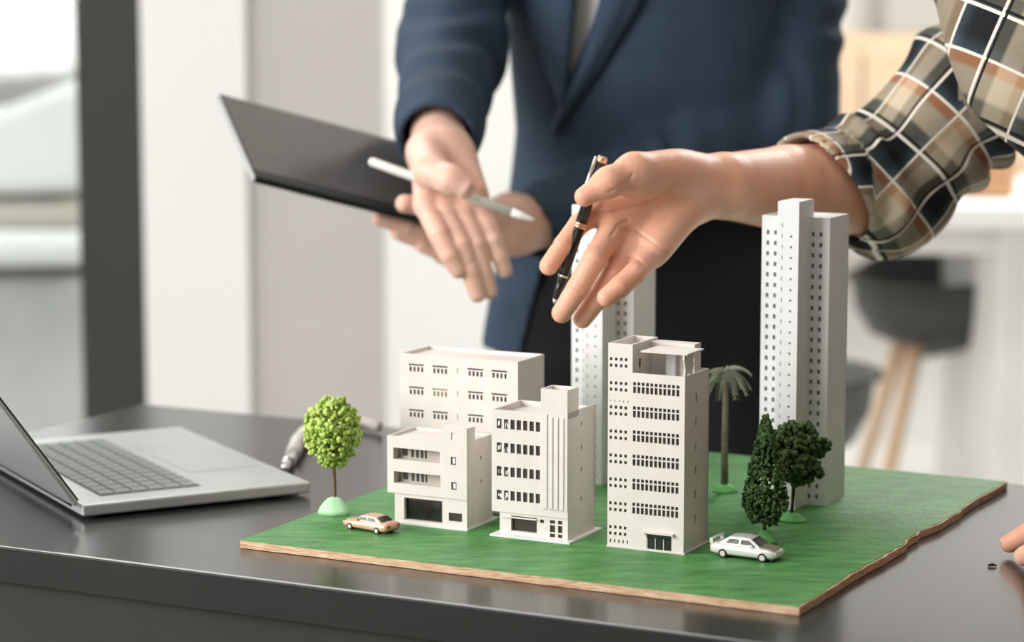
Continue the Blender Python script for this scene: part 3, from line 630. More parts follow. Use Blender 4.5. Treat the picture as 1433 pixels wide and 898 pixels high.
# ------------------------------------------------------------------ toy cars
def toy_car(name, label, a, b, ang, L, wdt, h, paint, hood, dirn, spoiler, tail):
    """car lying along local x (front at +x); a, b centre in board mm; ang rotation on board"""
    root = empty(name, B(a, b, BT), label, 'toy car', 'toy cars on the model board')
    ca, sa = math.cos(ang), math.sin(ang)
    def C(x, y, z): return B(a + x * ca - y * sa, b + x * sa + y * ca, BT + .3 + z)
    hw = wdt / 2
    # lower body: stations along x with (bottom z, shoulder z, half width)
    st = [(-.5, .30, .46, .80), (-.485, .2, .60, .93), (-.40, .16, .66, 1.0), (-.2, .14, .66, 1.0), (.05, .14, .64, 1.0), (.22, .14, .60, 1.0), (.38, .15, .53, .97), (.47, .17, .44, .88), (.5, .2, .36, .72)]
    mb = MB(); rings = []
    for x, zb, zs, k in st:
        W2 = hw * k; rings.append([C(x * L, y * W2, z * h) for y, z in ((-.92, zb), (-1, zb + .08), (-1, zb + (zs - zb) * .55), (-.93, zs - .03), (-.8, zs), (0, zs + .02), (.8, zs), (.93, zs - .03), (1, zb + (zs - zb) * .55), (1, zb + .08), (.92, zb))])
    n = 11; fs = [(i * n + k, i * n + (k + 1) % n, (i + 1) * n + (k + 1) % n, (i + 1) * n + k) for i in range(len(st) - 1) for k in range(n)] + [tuple(range(n)), tuple(range((len(st) - 1) * n, len(st) * n))]
    mb.add([v for r in rings for v in r], fs); body = mb.build('body', paint, root, smooth=True)
    # cabin
    cs = [(-.37, .64, .66, .86), (-.22, .64, .97, .70), (-.02, .64, 1.0, .68), (.1, .63, .95, .70), (.27, .59, .61, .84)]
    mb = MB(); rings = []
    for x, zl, zt, k in cs:
        rings.append([C(x * L, y * hw, z * h) for y, z in ((-.9, zl), (-k, zt - .05), (-k * .85, zt), (0, zt + .015), (k * .85, zt), (k, zt - .05), (.9, zl))])
    n = 7; fs = [(i * n + k, i * n + (k + 1) % n, (i + 1) * n + (k + 1) % n, (i + 1) * n + k) for i in range(len(cs) - 1) for k in range(n)] + [tuple(range(n)), tuple(range((len(cs) - 1) * n, len(cs) * n))]
    mb.add([v for r in rings for v in r], fs); mb.build('cabin', paint, root, smooth=False)
    # glass: windscreen, rear window, side windows (thin plates proud of the cabin)
    def plate(nm, pts, off, m=None):
        p = [C(*q) for q in pts]; nn = (p[1] - p[0]).cross(p[2] - p[0]).normalized()
        o = MB(); o.prism([x - nn * .0001 * off for x in p], nn * (.00045 * off)); o.build(nm, m or M['car_glass'], root)
    plate('windscreen', [(.255 * L, -.74 * hw, .635 * h), (.255 * L, .74 * hw, .635 * h), (.12 * L, .6 * hw, .92 * h), (.12 * L, -.6 * hw, .92 * h)], 1)
    plate('rear_window', [(-.355 * L, -.72 * hw, .69 * h), (-.355 * L, .72 * hw, .69 * h), (-.24 * L, .6 * hw, .93 * h), (-.24 * L, -.6 * hw, .93 * h)], -1)
    for sd in (-1, 1):
        y0, y1 = sd * .885 * hw, sd * .735 * hw
        for (x0, x1, x2, x3) in ((-.26, -.06, -.06, -.2), (-.03, .19, .09, -.03)):
            plate('side_window', [(x0 * L, y0, .68 * h), (x1 * L, y0, .67 * h), (x2 * L, y1, .88 * h), (x3 * L, y1, .88 * h)], sd * -1)
    plate('bonnet', [(.26 * L, -.7 * hw, .615 * h), (.45 * L, -.62 * hw, .5 * h), (.45 * L, .62 * hw, .5 * h), (.26 * L, .7 * hw, .615 * h)], 1, hood)
    for sd in (-1, 1):
        o = MB(); o.box(-.5 * L - .3, min(sd * .45, sd * .8) * hw, .40 * h, -.495 * L + .4, max(sd * .45, sd * .8) * hw, .54 * h, lambda c: C(*c)); o.build('tail_light', tail, root)
        o = MB(); o.box(.47 * L, min(sd * .5, sd * .78) * hw, .33 * h, .49 * L + .5, max(sd * .5, sd * .78) * hw, .42 * h, lambda c: C(*c)); o.build('headlight', M['hub'], root)
        o = MB(); o.box(.13 * L, min(sd * .93, sd * 1.1) * hw, .66 * h, .17 * L, max(sd * .93, sd * 1.1) * hw, .73 * h, lambda c: C(*c)); o.build('mirror', paint, root)
    o = MB(); o.box(-.44 * L, -.8 * hw, .10 * h, .45 * L, .8 * hw, .2 * h, lambda c: C(*c)); o.build('chassis', M['car_under'], root)
    for xx in (-.29, .31):
        for sd in (-1, 1):
            rw = .21 * h; ctr = (xx * L, sd * hw * .93, rw - .3)
            tw = MB(); pts = [C(ctr[0], ctr[1] - sd * hw * .22, ctr[2]), C(ctr[0], ctr[1] + sd * hw * .09, ctr[2])]; tw.tube(pts, rw / 1000, 18); wo = tw.build('wheel', M['tyre'], root)
            hb = MB(); pts = [C(ctr[0], ctr[1] + sd * hw * .085, ctr[2]), C(ctr[0], ctr[1] + sd * hw * .11, ctr[2])]; hb.tube(pts, rw * .62 / 1000, 12); hb.build('hub', M['hub'], wo)
    if spoiler:
        o = MB(); o.box(-.50 * L, -.86 * hw, .80 * h, -.43 * L, .86 * hw, .84 * h, lambda c: C(*c))
        for sd in (-1, 1): o.box(-.50 * L, sd * .86 * hw - .4, .60 * h, -.45 * L, sd * .86 * hw + .4, .84 * h, lambda c: C(*c))
        o.build('spoiler', paint, root)
toy_car('toy_car', 'silver toy car with rear spoiler beside the pointed conifer', 397, 133, math.radians(-2), 57, 24, 17.5, M['car_silver'], M['car_hood'], 1, True, M['red'])
toy_car('toy_car', 'pinkish gold toy car near the lime green tree', 77, 83, math.radians(180 - 11), 50, 20, 13.5, M['car_gold'], M['car_gold'], 1, False, M['red'])

# ------------------------------------------------------------------ laptop
A_, Bc, Cc = B(-182, 28.5), B(-59.8, 207.7), B(-311.5, 424.5)
fx = (Bc - A_); fx.z = 0; LW = fx.length; fx.normalize()            # hinge -> front edge
hy = Vector((-fx.y, fx.x, 0)); LL = (Cc - Bc).dot(hy)                # along the hinge
lap = empty('laptop', A_, 'open silver laptop on the dark table left of the model', 'laptop')
def LP(x, y, z): return A_ + fx * x + hy * y + E3 * z
def lbox(name, x0, y0, z0, x1, y1, z1, m, par, bevel=0):
    o = MB(); o.box(x0, y0, z0, x1, y1, z1, lambda c: LP(*c)); return o.build(name, m, par, bevel=bevel)
base = lbox('base', 0, 0, .003, LW, LL, .0135, M['alu'], lap, .002)
lbox('keyboard_well', .026, .03, .0134, .122, LL - .03, .0139, M['key'], base)
kme = None
for r_ in range(6):
    for c_ in range(14):
        x = .0275 + r_ * .0158; y = .0325 + c_ * (LL - .065) / 14; kw = (LL - .065) / 14 - .0022
        if kme is None:
            o = lbox('key', x, y, .0139, x + .0135, y + kw, .0149, M['key'], base); kme = o.data; k0 = (x, y)
        else:
            o = bpy.data.objects.new('key', kme); COL.objects.link(o); o.parent = base; o.matrix_parent_inverse = Matrix.Identity(4)
            off = fx * (x - k0[0]) + hy * (y - k0[1]); o.location = off
lbox('trackpad', .135, LL * .28, .01345, LW - .012, LL * .72, .0138, M['alu'], base)
for y in (.02, LL - .035):
    for x in (.02, LW - .035): lbox('foot', x, y, 0, x + .015, y + .015, .003, M['bezel'], base)
al = math.radians(35); up = E3 * math.cos(al) - fx * math.sin(al); nn = fx * math.cos(al) + E3 * math.sin(al)
def LD(h_, y, t): return LP(0, 0, .0135) + up * h_ + hy * y + nn * t
def ldbox(name, h0, y0, t0, h1, y1, t1, m, par, bevel=0):
    o = MB(); o.box(h0, y0, t0, h1, y1, t1, lambda c: LD(*c)); return o.build(name, m, par, bevel=bevel)
lid = ldbox('lid', 0.003, 0, -.006, LW, LL, -.001, M['alu'], lap, .0015)
ldbox('bezel', .006, .001, -.001, LW - .001, LL - .001, .0004, M['bezel'], lid)
ldbox('display', .02, .012, .0004, LW - .012, LL - .012, .0007, M['screen'], lid)
hg = MB(); hg.tube([LP(.001, .03, .0115), LP(.001, LL - .03, .0115)], .005, 10); hg.build('hinge', M['bezel'], lap, smooth=True)
# white cable beside the laptop
c1, c2 = B(-60, 250), B(-55, 330)
cbl = empty('charging_cable', P(398, 655, 2.32), 'white charging cable with plug lying behind the laptop corner', 'cable')
def tp(u, v, z):
    x = (u - CX) / FPX; y = -(v - CY) / FPX; dz = -SP + y * CP; t = (TZ + z - CAMZ) / dz; return Vector((x * t, (CP + y * SP) * t, TZ + z))
o = MB(); o.tube([tp(398, 655, .008), tp(404, 645, .008), tp(410, 634, .008)], [.004, .0065, .0065], 10); o.build('plug', M['chrome'], cbl, smooth=True)
o = MB(); o.tube([tp(410, 634, .008), tp(417, 618, .009), tp(428, 604, .0085), tp(446, 596, .008), tp(470, 598, .008), tp(500, 590, .008), tp(530, 596, .008)], [.0075, .0078, .0075, .007, .0065, .006, .006], 10); o.build('cord', M['cable'], cbl, smooth=True)

# ------------------------------------------------------------------ signed distance modelling for people
class Field:
    def __init__(s, lo, hi, h):
        s.lo = np.array(lo, float); s.h = h; n = np.ceil((np.array(hi) - s.lo) / h).astype(int) + 1; s.n = n
        ax = [(s.lo[i] + h * np.arange(n[i])).astype(np.float32) for i in range(3)]
        s.X, s.Y, s.Z = ax[0][:, None, None], ax[1][None, :, None], ax[2][None, None, :]
    def seg(s, a, b):
        a = np.array(a, np.float32); b = np.array(b, np.float32); d = b - a; L = float(d @ d) + 1e-12
        t = ((s.X - a[0]) * d[0] + (s.Y - a[1]) * d[1] + (s.Z - a[2]) * d[2]) / L
        return a, d, t, math.sqrt(L)
    def cone(s, a, b, r1, r2):
        a, d, t, L = s.seg(a, b); tc = np.clip(t, 0, 1)
        return np.sqrt((s.X - a[0] - tc * d[0]) ** 2 + (s.Y - a[1] - tc * d[1]) ** 2 + (s.Z - a[2] - tc * d[2]) ** 2) - (r1 + (r2 - r1) * tc)
    def ell(s, c, r):
        c = np.array(c); q = np.sqrt(((s.X - c[0]) / r[0]) ** 2 + ((s.Y - c[1]) / r[1]) ** 2 + ((s.Z - c[2]) / r[2]) ** 2)
        return (q - 1) * min(r)
    def chain(s, pts, rad, k):
        f = None
        for i in range(len(pts) - 1):
            g_ = s.cone(pts[i], pts[i + 1], rad[i], rad[i + 1]); f = g_ if f is None else smin(f, g_, k)
        return f
def smin(a, b, k):
    h_ = np.clip(.5 + .5 * (b - a) / k, 0, 1); return b * (1 - h_) + a * h_ - k * h_ * (1 - h_)
def smax(a, b, k): return -smin(-a, -b, k)
def nets(F, f):
    """naive surface nets -> verts, quads"""
    s = f < 0; n = f.shape
    c = np.zeros((n[0] - 1, n[1] - 1, n[2] - 1), np.int8)
    for i in (0, 1):
        for j in (0, 1):
            for k in (0, 1): c += s[i:n[0] - 1 + i, j:n[1] - 1 + j, k:n[2] - 1 + k]
    act = (c > 0) & (c < 8); idx = np.full(act.shape, -1, np.int64); cells = np.argwhere(act); idx[act] = np.arange(len(cells))
    acc = np.zeros((len(cells), 3)); cnt = np.zeros(len(cells))
    cor = [(i, j, k) for i in (0, 1) for j in (0, 1) for k in (0, 1)]
    for p in range(8):
        for q in range(p + 1, 8):
            A, Bq = cor[p], cor[q]
            if sum(abs(x - y) for x, y in zip(A, Bq)) != 1: continue
            fa = f[cells[:, 0] + A[0], cells[:, 1] + A[1], cells[:, 2] + A[2]]; fb = f[cells[:, 0] + Bq[0], cells[:, 1] + Bq[1], cells[:, 2] + Bq[2]]
            m = (fa < 0) != (fb < 0); t = np.where(m, fa / np.where(m, fa - fb, 1), 0)
            pt = np.array(A) + t[:, None] * (np.array(Bq) - np.array(A)); acc += np.where(m[:, None], pt, 0); cnt += m
    V = F.lo + F.h * (cells + acc / cnt[:, None])
    Q = []
    for ax in range(3):
        o1, o2 = [(1, 2), (2, 0), (0, 1)][ax]
        sl0 = [slice(None)] * 3; sl1 = [slice(None)] * 3; sl0[ax] = slice(0, n[ax] - 1); sl1[ax] = slice(1, n[ax])
        a = s[tuple(sl0)]; b = s[tuple(sl1)]; e = np.argwhere(a != b)
        e = e[(e[:, o1] > 0) & (e[:, o2] > 0) & (e[:, o1] < n[o1] - 1) & (e[:, o2] < n[o2] - 1)]
        fl = a[e[:, 0], e[:, 1], e[:, 2]]
        def cell(d1, d2):
            q = e.copy(); q[:, o1] -= d1; q[:, o2] -= d2; return idx[q[:, 0], q[:, 1], q[:, 2]]
        quad = np.stack([cell(1, 1), cell(0, 1), cell(0, 0), cell(1, 0)], 1); quad[~fl] = quad[~fl][:, ::-1]; Q.append(quad)
    return V, np.concatenate(Q)
def mesh_from(name, parts):
    V = np.concatenate([p[0] for p in parts]); off = 0; Qs = []
    for v, q in parts: Qs.append(q + off); off += len(v)
    Q = np.concatenate(Qs); me = bpy.data.meshes.new(name)
    me.vertices.add(len(V)); me.vertices.foreach_set('co', V.astype(np.float32).ravel()); me.loops.add(Q.size); me.loops.foreach_set('vertex_index', Q.astype(np.int32).ravel())
    me.polygons.add(len(Q)); me.polygons.foreach_set('loop_start', np.arange(0, Q.size, 4, dtype=np.int32)); me.polygons.foreach_set('loop_total', np.full(len(Q), 4, np.int32))
    me.update(calc_edges=True); me.validate(); me.polygons.foreach_set('use_smooth', np.ones(len(me.polygons), bool)); return me
def pxs(F, d_only=False):
    """pixel coordinates of every grid point (used only to lay crease lines on the palms)"""
    yy = F.Y; zz = F.Z - CAMZ; dep = yy * CP - zz * SP; u = CX + FPX * F.X / dep; v = CY - FPX * (yy * SP + zz * CP) / dep; return u, v
def groove(F, f, lines, amp, wpx):
    u, v = pxs(F)
    for ln in lines:
        best = None
        for (x0, y0), (x1, y1) in zip(ln[:-1], ln[1:]):
            dx, dy = x1 - x0, y1 - y0; t = np.clip(((u - x0) * dx + (v - y0) * dy) / (dx * dx + dy * dy), 0, 1)
            q = (u - x0 - t * dx) ** 2 + (v - y0 - t * dy) ** 2; best = q if best is None else np.minimum(best, q)
        f = f + amp * np.exp(-best / (wpx * wpx))
    return f
def make_hand(fingers, thumb, meta, arm, extra=(), creases=(), web=(.3, .3, .3), fat=1.0, kt=.009, h=.0012, kf=.0022, kp=.009, amp=.0011):
    """fingers: list of (points, radii); thumb: (points, radii); meta: list of cones making the palm; arm: (points, radii)"""
    allp = [p for pts, r in fingers + [thumb, arm] for p in pts] + [p for a, b, r1, r2 in meta for p in (a, b)]
    A = np.array([p[:] for p in allp]); F = Field(A.min(0) - .035, A.max(0) + .035, h)
    f = None
    for pts, rd in fingers:
        g_ = F.chain(pts, [x * fat for x in rd], .0014); f = g_ if f is None else smin(f, g_, kf)
    pm = None
    for a, b, r1, r2 in meta:
        g_ = F.cone(a, b, r1, r2); pm = g_ if pm is None else smin(pm, g_, kp)
    for i in range(3):
        w_ = web[i]; p_, q_ = fingers[i][0], fingers[i + 1][0]
        pm = smin(pm, F.cone(p_[0].lerp(p_[1], w_), q_[0].lerp(q_[1], w_), .0082, .0082), .004)
    pm = smin(pm, F.chain(arm[0], arm[1], .005), .02)
    f = smin(f, pm, .006)
    f = smin(f, F.chain(thumb[0], thumb[1], .008), kt)
    for c, r_ in extra: f = smin(f, F.ell(c, r_), .006)
    if creases: f = groove(F, f, creases, amp, 1.7)
    return nets(F, f)
def wave(V, seed, freq, amp):
    rs = np.random.default_rng(seed); out = np.zeros(len(V))
    for i in range(6):
        d = rs.normal(size=3); d /= np.linalg.norm(d); out += np.sin(V @ d * freq * rs.uniform(.6, 1.6) + rs.uniform(0, 6.28))
    return out * amp / 6
def field_wave(F, seed, freq, amp):
    rs = np.random.default_rng(seed); out = 0
    for i in range(5):
        d = rs.normal(size=3); d /= np.linalg.norm(d); q = freq * rs.uniform(.6, 1.6)
        out = out + np.sin((F.X * d[0] + F.Y * d[1] + F.Z * d[2]) * q + rs.uniform(0, 6.28)).astype(np.float32)
    return out * amp / 5

# ------------------------------------------------------------------ person in the navy suit
suitman = empty('person', (P(905, 300, 2.86).x, P(905, 300, 2.86).y, 0), 'person in open navy suit standing behind the table, holding tablet and stylus', 'person')
TX, TY = P(905, 300, 2.86).x, P(905, 300, 2.86).y
# right hand: palm to the camera, fingers down, thumb folded over the stylus
d0 = 2.44
Rf = [([P(596, 287, d0 + .012), P(615, 328, d0 - .006), P(629, 356, d0 - .008), P(641, 377, d0 - .004)], [.0108, .0100, .0093, .0082]),
      ([P(622, 294, d0 + .010), P(645, 340, d0 - .002), P(658, 378, d0 + .002), P(668, 411, d0 + .008)], [.0108, .0098, .0091, .0080]),
      ([P(648, 296, d0 + .012), P(666, 340, d0 + .004), P(676, 378, d0 + .010), P(684, 407, d0 + .016)], [.0104, .0094, .0087, .0077]),
      ([P(672, 296, d0 + .016), P(690, 335, d0 + .010), P(699, 358, d0 + .014), P(706, 378, d0 + .020)], [.0096, .0086, .0079, .0070])]
wr = P(612, 205, d0 + .06)
Rt = ([P(594, 212, d0 + .035), P(602, 239, d0 - .012), P(630, 251, d0 - .034), P(649, 263, d0 - .036)], [.019, .0172, .0136, .0112])
Rm = [(P(598, 216, d0 + .05), P(596, 285, d0 + .012), .018, .0125), (P(612, 212, d0 + .05), P(622, 291, d0 + .012), .020, .0125), (P(626, 212, d0 + .052), P(647, 293, d0 + .014), .020, .0125), (P(640, 218, d0 + .054), P(672, 293, d0 + .018), .018, .0120), (P(646, 230, d0 + .04), P(664, 270, d0 + .012), .015, .014)]
Rarm = ([P(616, 212, d0 + .055), P(613, 180, d0 + .095), P(619, 140, d0 + .165)], [.028, .029, .034])
handR = make_hand(Rf, Rt, Rm, Rarm, web=(.55, .6, .6), fat=1.13, creases=[[(604, 290), (630, 298), (668, 300)], [(612, 330), (606, 334)], [(640, 333), (654, 331)], [(661, 335), (676, 333)], [(628, 262), (640, 275), (648, 290)], [(600, 308), (613, 304)], [(650, 370), (664, 367)]], amp=.0009)
# left hand under the tablet, thumb on its face
e0 = 2.57
Lf = [([P(655, 322, e0 + .01), P(610, 326, e0 - .005), P(570, 318, e0 - .02), P(530, 307, e0 - .03)], [.0110, .0100, .0090, .0075]),
      ([P(662, 334, e0 + .015), P(618, 344, e0), P(590, 338, e0 - .01), P(556, 326, e0 - .02)], [.0110, .0100, .0090, .0075]),
      ([P(668, 345, e0 + .02), P(632, 358, e0 + .005), P(612, 352, e0 - .005), P(590, 344, e0 - .012)], [.0105, .0096, .0086, .0075]),
      ([P(674, 354, e0 + .025), P(648, 370, e0 + .012), P(632, 366, e0 + .004), P(616, 360, e0)], [.0096, .0088, .0078, .0070])]
Lt = ([P(690, 300, e0 + .01), P(645, 290, e0 - .035), P(606, 289, e0 - .062), P(566, 285, e0 - .078)], [.016, .0135, .0112, .0095])
Lm = [(P(716, 300, e0 + .05), P(655, 318, e0 + .01), .020, .014), (P(718, 312, e0 + .055), P(662, 332, e0 + .015), .021, .014), (P(718, 322, e0 + .06), P(668, 343, e0 + .02), .020, .013), (P(716, 332, e0 + .06), P(674, 352, e0 + .025), .018, .012)]
Larm = ([P(712, 312, e0 + .055), P(740, 312, e0 + .07), P(800, 300, e0 + .09)], [.029, .029, .034])
handL = make_hand(Lf, Lt, Lm, Larm, h=.0015)
# arms, chest and neck below the clothes
eR, sR = P(632, 70, 2.72), P(672, -270, 2.88); eL, sL = P(1092, 178, 2.83), P(1128, -270, 2.88)
hip = Vector((TX, TY, .93)); chest = Vector((TX, TY, 1.28))
F = Field((TX - .34, TY - .45, .80), (TX + .34, TY + .18, 1.56), .007)
body = F.chain([Rarm[0][1], eR, sR], [.028, .036, .045], .02)
body = smin(body, F.chain([Larm[0][1], eL, sL], [.028, .036, .045], .02), .02)
body = smin(body, F.cone(hip, chest, .10, .11), .03); body = smin(body, F.cone(sR, sL, .045, .045), .04); body = smin(body, F.cone((TX, TY, 1.38), (TX, TY - .01, 1.53), .055, .052), .03)
link('body', mesh_from('body', [nets(F, body), handR, handL]), M['skin'], suitman)
# thumb nail of the right hand
def nail(parent, tip, base, side, r_, m):
    """small curved plate on the back of a finger end"""
    t_ = (tip - base).normalized(); s_ = side.normalized(); s_ = (s_ - t_ * s_.dot(t_)).normalized(); q_ = t_.cross(s_)
    mb = MB(); vs = []; nu, nv = 7, 6
    for j in range(nv):
        for i in range(nu):
            an = (i / (nu - 1) - .5) * 1.5; l_ = (j / (nv - 1) - .5) * r_ * 1.6; rr = r_ * (1.03 - .10 * (j / (nv - 1)) ** 2)
            vs.append(tip - t_ * r_ * .2 + t_ * l_ + (s_ * math.cos(an) + q_ * math.sin(an)) * rr)
    mb.add(vs, [(j * nu + i, j * nu + i + 1, (j + 1) * nu + i + 1, (j + 1) * nu + i) for j in range(nv - 1) for i in range(nu - 1)])
    o = mb.build('nail', m, parent, smooth=True); so = o.modifiers.new('t', 'SOLIDIFY'); so.thickness = .0006
nail(suitman, Rt[0][3], Rt[0][2], P(662, 246, 2.36) - Rt[0][3], .0112, M['nail'])

# jacket
F = Field((TX - .36, TY - .46, .70), (TX + .36, TY + .2, 1.52), .0046)
def ellcol(F, rows, cx, cy):
    zs = [r[0] for r in rows]; ax_ = np.interp(F.Z.ravel(), zs, [r[1] for r in rows]).astype(np.float32)[None, None, :]; ay_ = np.interp(F.Z.ravel(), zs, [r[2] for r in rows]).astype(np.float32)[None, None, :]
    cxz = np.interp(F.Z.ravel(), zs, [r[3] if len(r) > 3 else 0 for r in rows]).astype(np.float32)[None, None, :]
    q = np.sqrt(((F.X - cx - cxz) / ax_) ** 2 + ((F.Y - cy) / ay_) ** 2); return (q - 1) * np.minimum(ax_, ay_)
rows = [(.70, .190, .135), (.80, .188, .135), (.95, .170, .125), (1.05, .158, .118), (1.15, .162, .120), (1.30, .178, .125), (1.42, .150, .10), (1.50, .07, .07)]
tor0 = ellcol(F, rows, TX, TY); tor = tor0 + field_wave(F, 3, 28, .006)
tor = smax(tor, .79 - F.Z, .004)
def sleeve(F, pts, rad, seed, fold=.004):
    f = F.chain(pts, rad, .03)
    for i in range(len(pts) - 1):
        a, d, t, L = F.seg(pts[i], pts[i + 1]); m_ = np.clip(1 - np.abs(t - .5) * 1.4, 0, 1)
        f = f + fold * m_ * np.sin(t * L * 95 + 2.2 * np.sin(F.X * 40 + seed) + 2 * np.sin(F.Z * 33 + seed)).astype(np.float32)
    return f + field_wave(F, seed, 45, .004)
cuffR, cuffL = P(611, 196, d0 + .07), P(742, 318, e0 + .07)
slR = sleeve(F, [cuffR, eR, sR], [.044, .056, .070], 11)
slL = sleeve(F, [cuffL, eL, sL], [.041, .062, .072], 12)
def cuff_cut(F, f, c, e_, r_):
    dirv = (e_ - c).normalized(); pl = (F.X - c.x) * dirv.x + (F.Y - c.y) * dirv.y + (F.Z - c.z) * dirv.z
    f = smax(f, -pl, .003); inner = F.cone(c - dirv * .02, c + dirv * .06, r_, r_); return smax(f, -inner, .003)
slR = cuff_cut(F, slR, cuffR, eR, .036); slL = cuff_cut(F, slL, cuffL, eL, .034)
# front opening: V above the button, inverted V below
zb = P(790, 135, 2.74).z; xb = P(783, 135, 2.74).x
up_ = np.clip(F.Z - zb, 0, 1); dn = np.clip(zb - .10 - F.Z, 0, 1)
left = xb + .006 + up_ * .045 - dn * .25; right = xb + .004 + up_ * .40 + dn * 4.5
inV = np.minimum(F.X - left, right - F.X); inV = np.minimum(inV, np.where(F.Z > zb, (F.Z - zb) * .5, np.where(F.Z < zb - .10, (zb - .10 - F.Z) * .5, -.02)))
cut = np.maximum(-inV, F.Y - (TY - .02)); cut = np.maximum(cut, -(tor0 + .013))
tor = smax(tor, -np.maximum(-inV, F.Y - (TY - .03)), .003)
jk = smin(smin(tor, slR, .02), slL, .016)
link('jacket', mesh_from('jacket', [nets(F, jk)]), M['suit'], suitman)
# shirt and trousers
F = Field((TX - .22, TY - .19, .86), (TX + .22, TY + .17, 1.52), .006)
sh = ellcol(F, [(z, a - .016, b - .016) for z, a, b in rows], TX, TY) + field_wave(F, 8, 40, .004); sh = smax(sh, 1.05 - F.Z, .004); sh = smax(sh, F.Z - 1.46, .004)
link('shirt', mesh_from('shirt', [nets(F, sh)]), M['shirtw'], suitman)
F = Field((TX - .24, TY - .2, .02), (TX + .24, TY + .2, 1.12), .008)
tr_ = ellcol(F, [(.75, .166, .112), (.9, .152, .104), (1.04, .140, .1), (1.1, .146, .106)], TX, TY); tr_ = smax(tr_, .78 - F.Z, .01); tr_ = smax(tr_, F.Z - 1.08, .004)
for s_ in (-1, 1): tr_ = smin(tr_, F.chain([(TX + s_ * .09, TY, .85), (TX + s_ * .10, TY, .48), (TX + s_ * .10, TY + .01, .08)], [.088, .072, .062], .02), .02)
link('trousers', mesh_from('trousers', [nets(F, tr_ + field_wave(F, 5, 30, .005))]), M['suit_dark'], suitman)
for s_ in (-1, 1):
    F = Field((TX + s_ * .1 - .07, TY - .24, -.02), (TX + s_ * .1 + .07, TY + .11, .14), .006)
    f = F.chain([(TX + s_ * .1, TY + .05, .045), (TX + s_ * .1, TY - .08, .04), (TX + s_ * .105, TY - .17, .03)], [.042, .042, .032], .02); f = smax(f, .004 - F.Z, .003)
    link('shoe', mesh_from('shoe', [nets(F, f)]), M['shoe'], suitman)
# lapels
def torso_front(x, z, off):
    zs = [r[0] for r in rows]; a = np.interp(z, zs, [r[1] for r in rows]) + off; b = np.interp(z, zs, [r[2] for r in rows]) + off
    q = max(0.02, 1 - ((x - TX) / a) ** 2); return Vector((x, TY - b * math.sqrt(q), z))
def lapel(pts_in, pts_out, name='lapel'):
    n = 14; mb = MB(); vs = []
    def samp(pl, t):
        q = t * (len(pl) - 1); i = min(int(q), len(pl) - 2); return Vector(pl[i]).lerp(Vector(pl[i + 1]), q - i)
    m_ = 6
    for j in range(n + 1):
        a, b = samp(pts_in, j / n), samp(pts_out, j / n)
        for i in range(m_ + 1):
            c = a.lerp(b, i / m_); vs.append(torso_front(c.x, c.y, .006 + .009 * math.sin(math.pi * min(1, i / m_ + .15))))
    mb.add(vs, [(j * (m_ + 1) + i, j * (m_ + 1) + i + 1, (j + 1) * (m_ + 1) + i + 1, (j + 1) * (m_ + 1) + i) for j in range(n) for i in range(m_)])
    o = mb.build(name, M['suit'], suitman, smooth=True); so = o.modifiers.new('t', 'SOLIDIFY'); so.thickness = .004; so.offset = 0
def xz(u, v, d=2.75): p = P(u, v, d); return (p.x, p.z)
lapel([xz(790, 145), xz(800, 60), xz(806, 0), xz(812, -120)], [xz(786, 150), xz(742, 50), xz(728, 0), xz(745, -150)])
lapel([xz(772, 182), xz(815, 80), xz(838, 0), xz(870, -120)], [xz(776, 192), xz(836, 100), xz(896, 0), xz(930, -140)])


# ------------------------------------------------------------------ tablet and stylus
bl = P(357, 247, 2.44); br = P(625, 314, 2.54); tl = P(306, 131, 2.59)
tx = (br - bl).normalized(); ty = tl - bl; ty = (ty - tx * ty.dot(tx)); TYL = ty.length; ty.normalize(); tn = tx.cross(ty).normalized()
if tn.y > 0: tn = -tn
TBW = .240
tab = empty('tablet', bl, 'dark screened tablet held flat in the left hand of the suited person', 'tablet')
sk = (tl - bl).dot(tx)
def TBP(x, y, z): return bl + tx * (x + sk * y / TYL) + ty * y + tn * z
def tbox(name, x0, y0, z0, x1, y1, z1, m, par, bevel=0):
    o = MB(); o.box(x0, y0, z0, x1, y1, z1, lambda c: TBP(*c)); return o.build(name, m, par, bevel=bevel)
hs = tbox('housing', 0.0016, 0, -.007, TBW, TYL, -.0006, M['bezel'], tab, .001)
tbox('edge_band', 0, .001, -.0068, .0015, TYL - .001, -.0008, M['alu'], tab)
tbox('front_glass', .001, .0005, -.0006, TBW - .001, TYL - .0005, .0002, M['bezel'], tab)
tbox('display', .003, .016, .0002, TBW - .012, TYL - .003, .0005, M['screen'], tab)
tbox('cover', .044, .006, -.0095, TBW + .003, TYL + .016, -.0072, M['bezel'], tab)
def rod(name, label, cat, parts, grp=None):
    pass
sa_, sb_ = P(517, 225, 2.425), P(748, 308, 2.422)
sty = empty('stylus', sa_, 'white stylus pinched under the thumb of the suited person', 'stylus')
dr = (sb_ - sa_)
o = MB(); o.tube([sa_ - dr.normalized() * .0006, sa_ + dr.normalized() * .0008, sa_ + dr.normalized() * .003, sa_ + dr * .5, sa_ + dr * .86], [.0018, .0036, .0045, .0045, .0045], 20); o.build('barrel', M['white_pl'], sty, smooth=True)
o = MB(); o.tube([sa_ + dr * .8605, sa_ + dr * .93, sa_ + dr * .985, sb_], [.0044, .0034, .0019, .0008], 20); o.build('tip', M['white_pl'], sty, smooth=True)

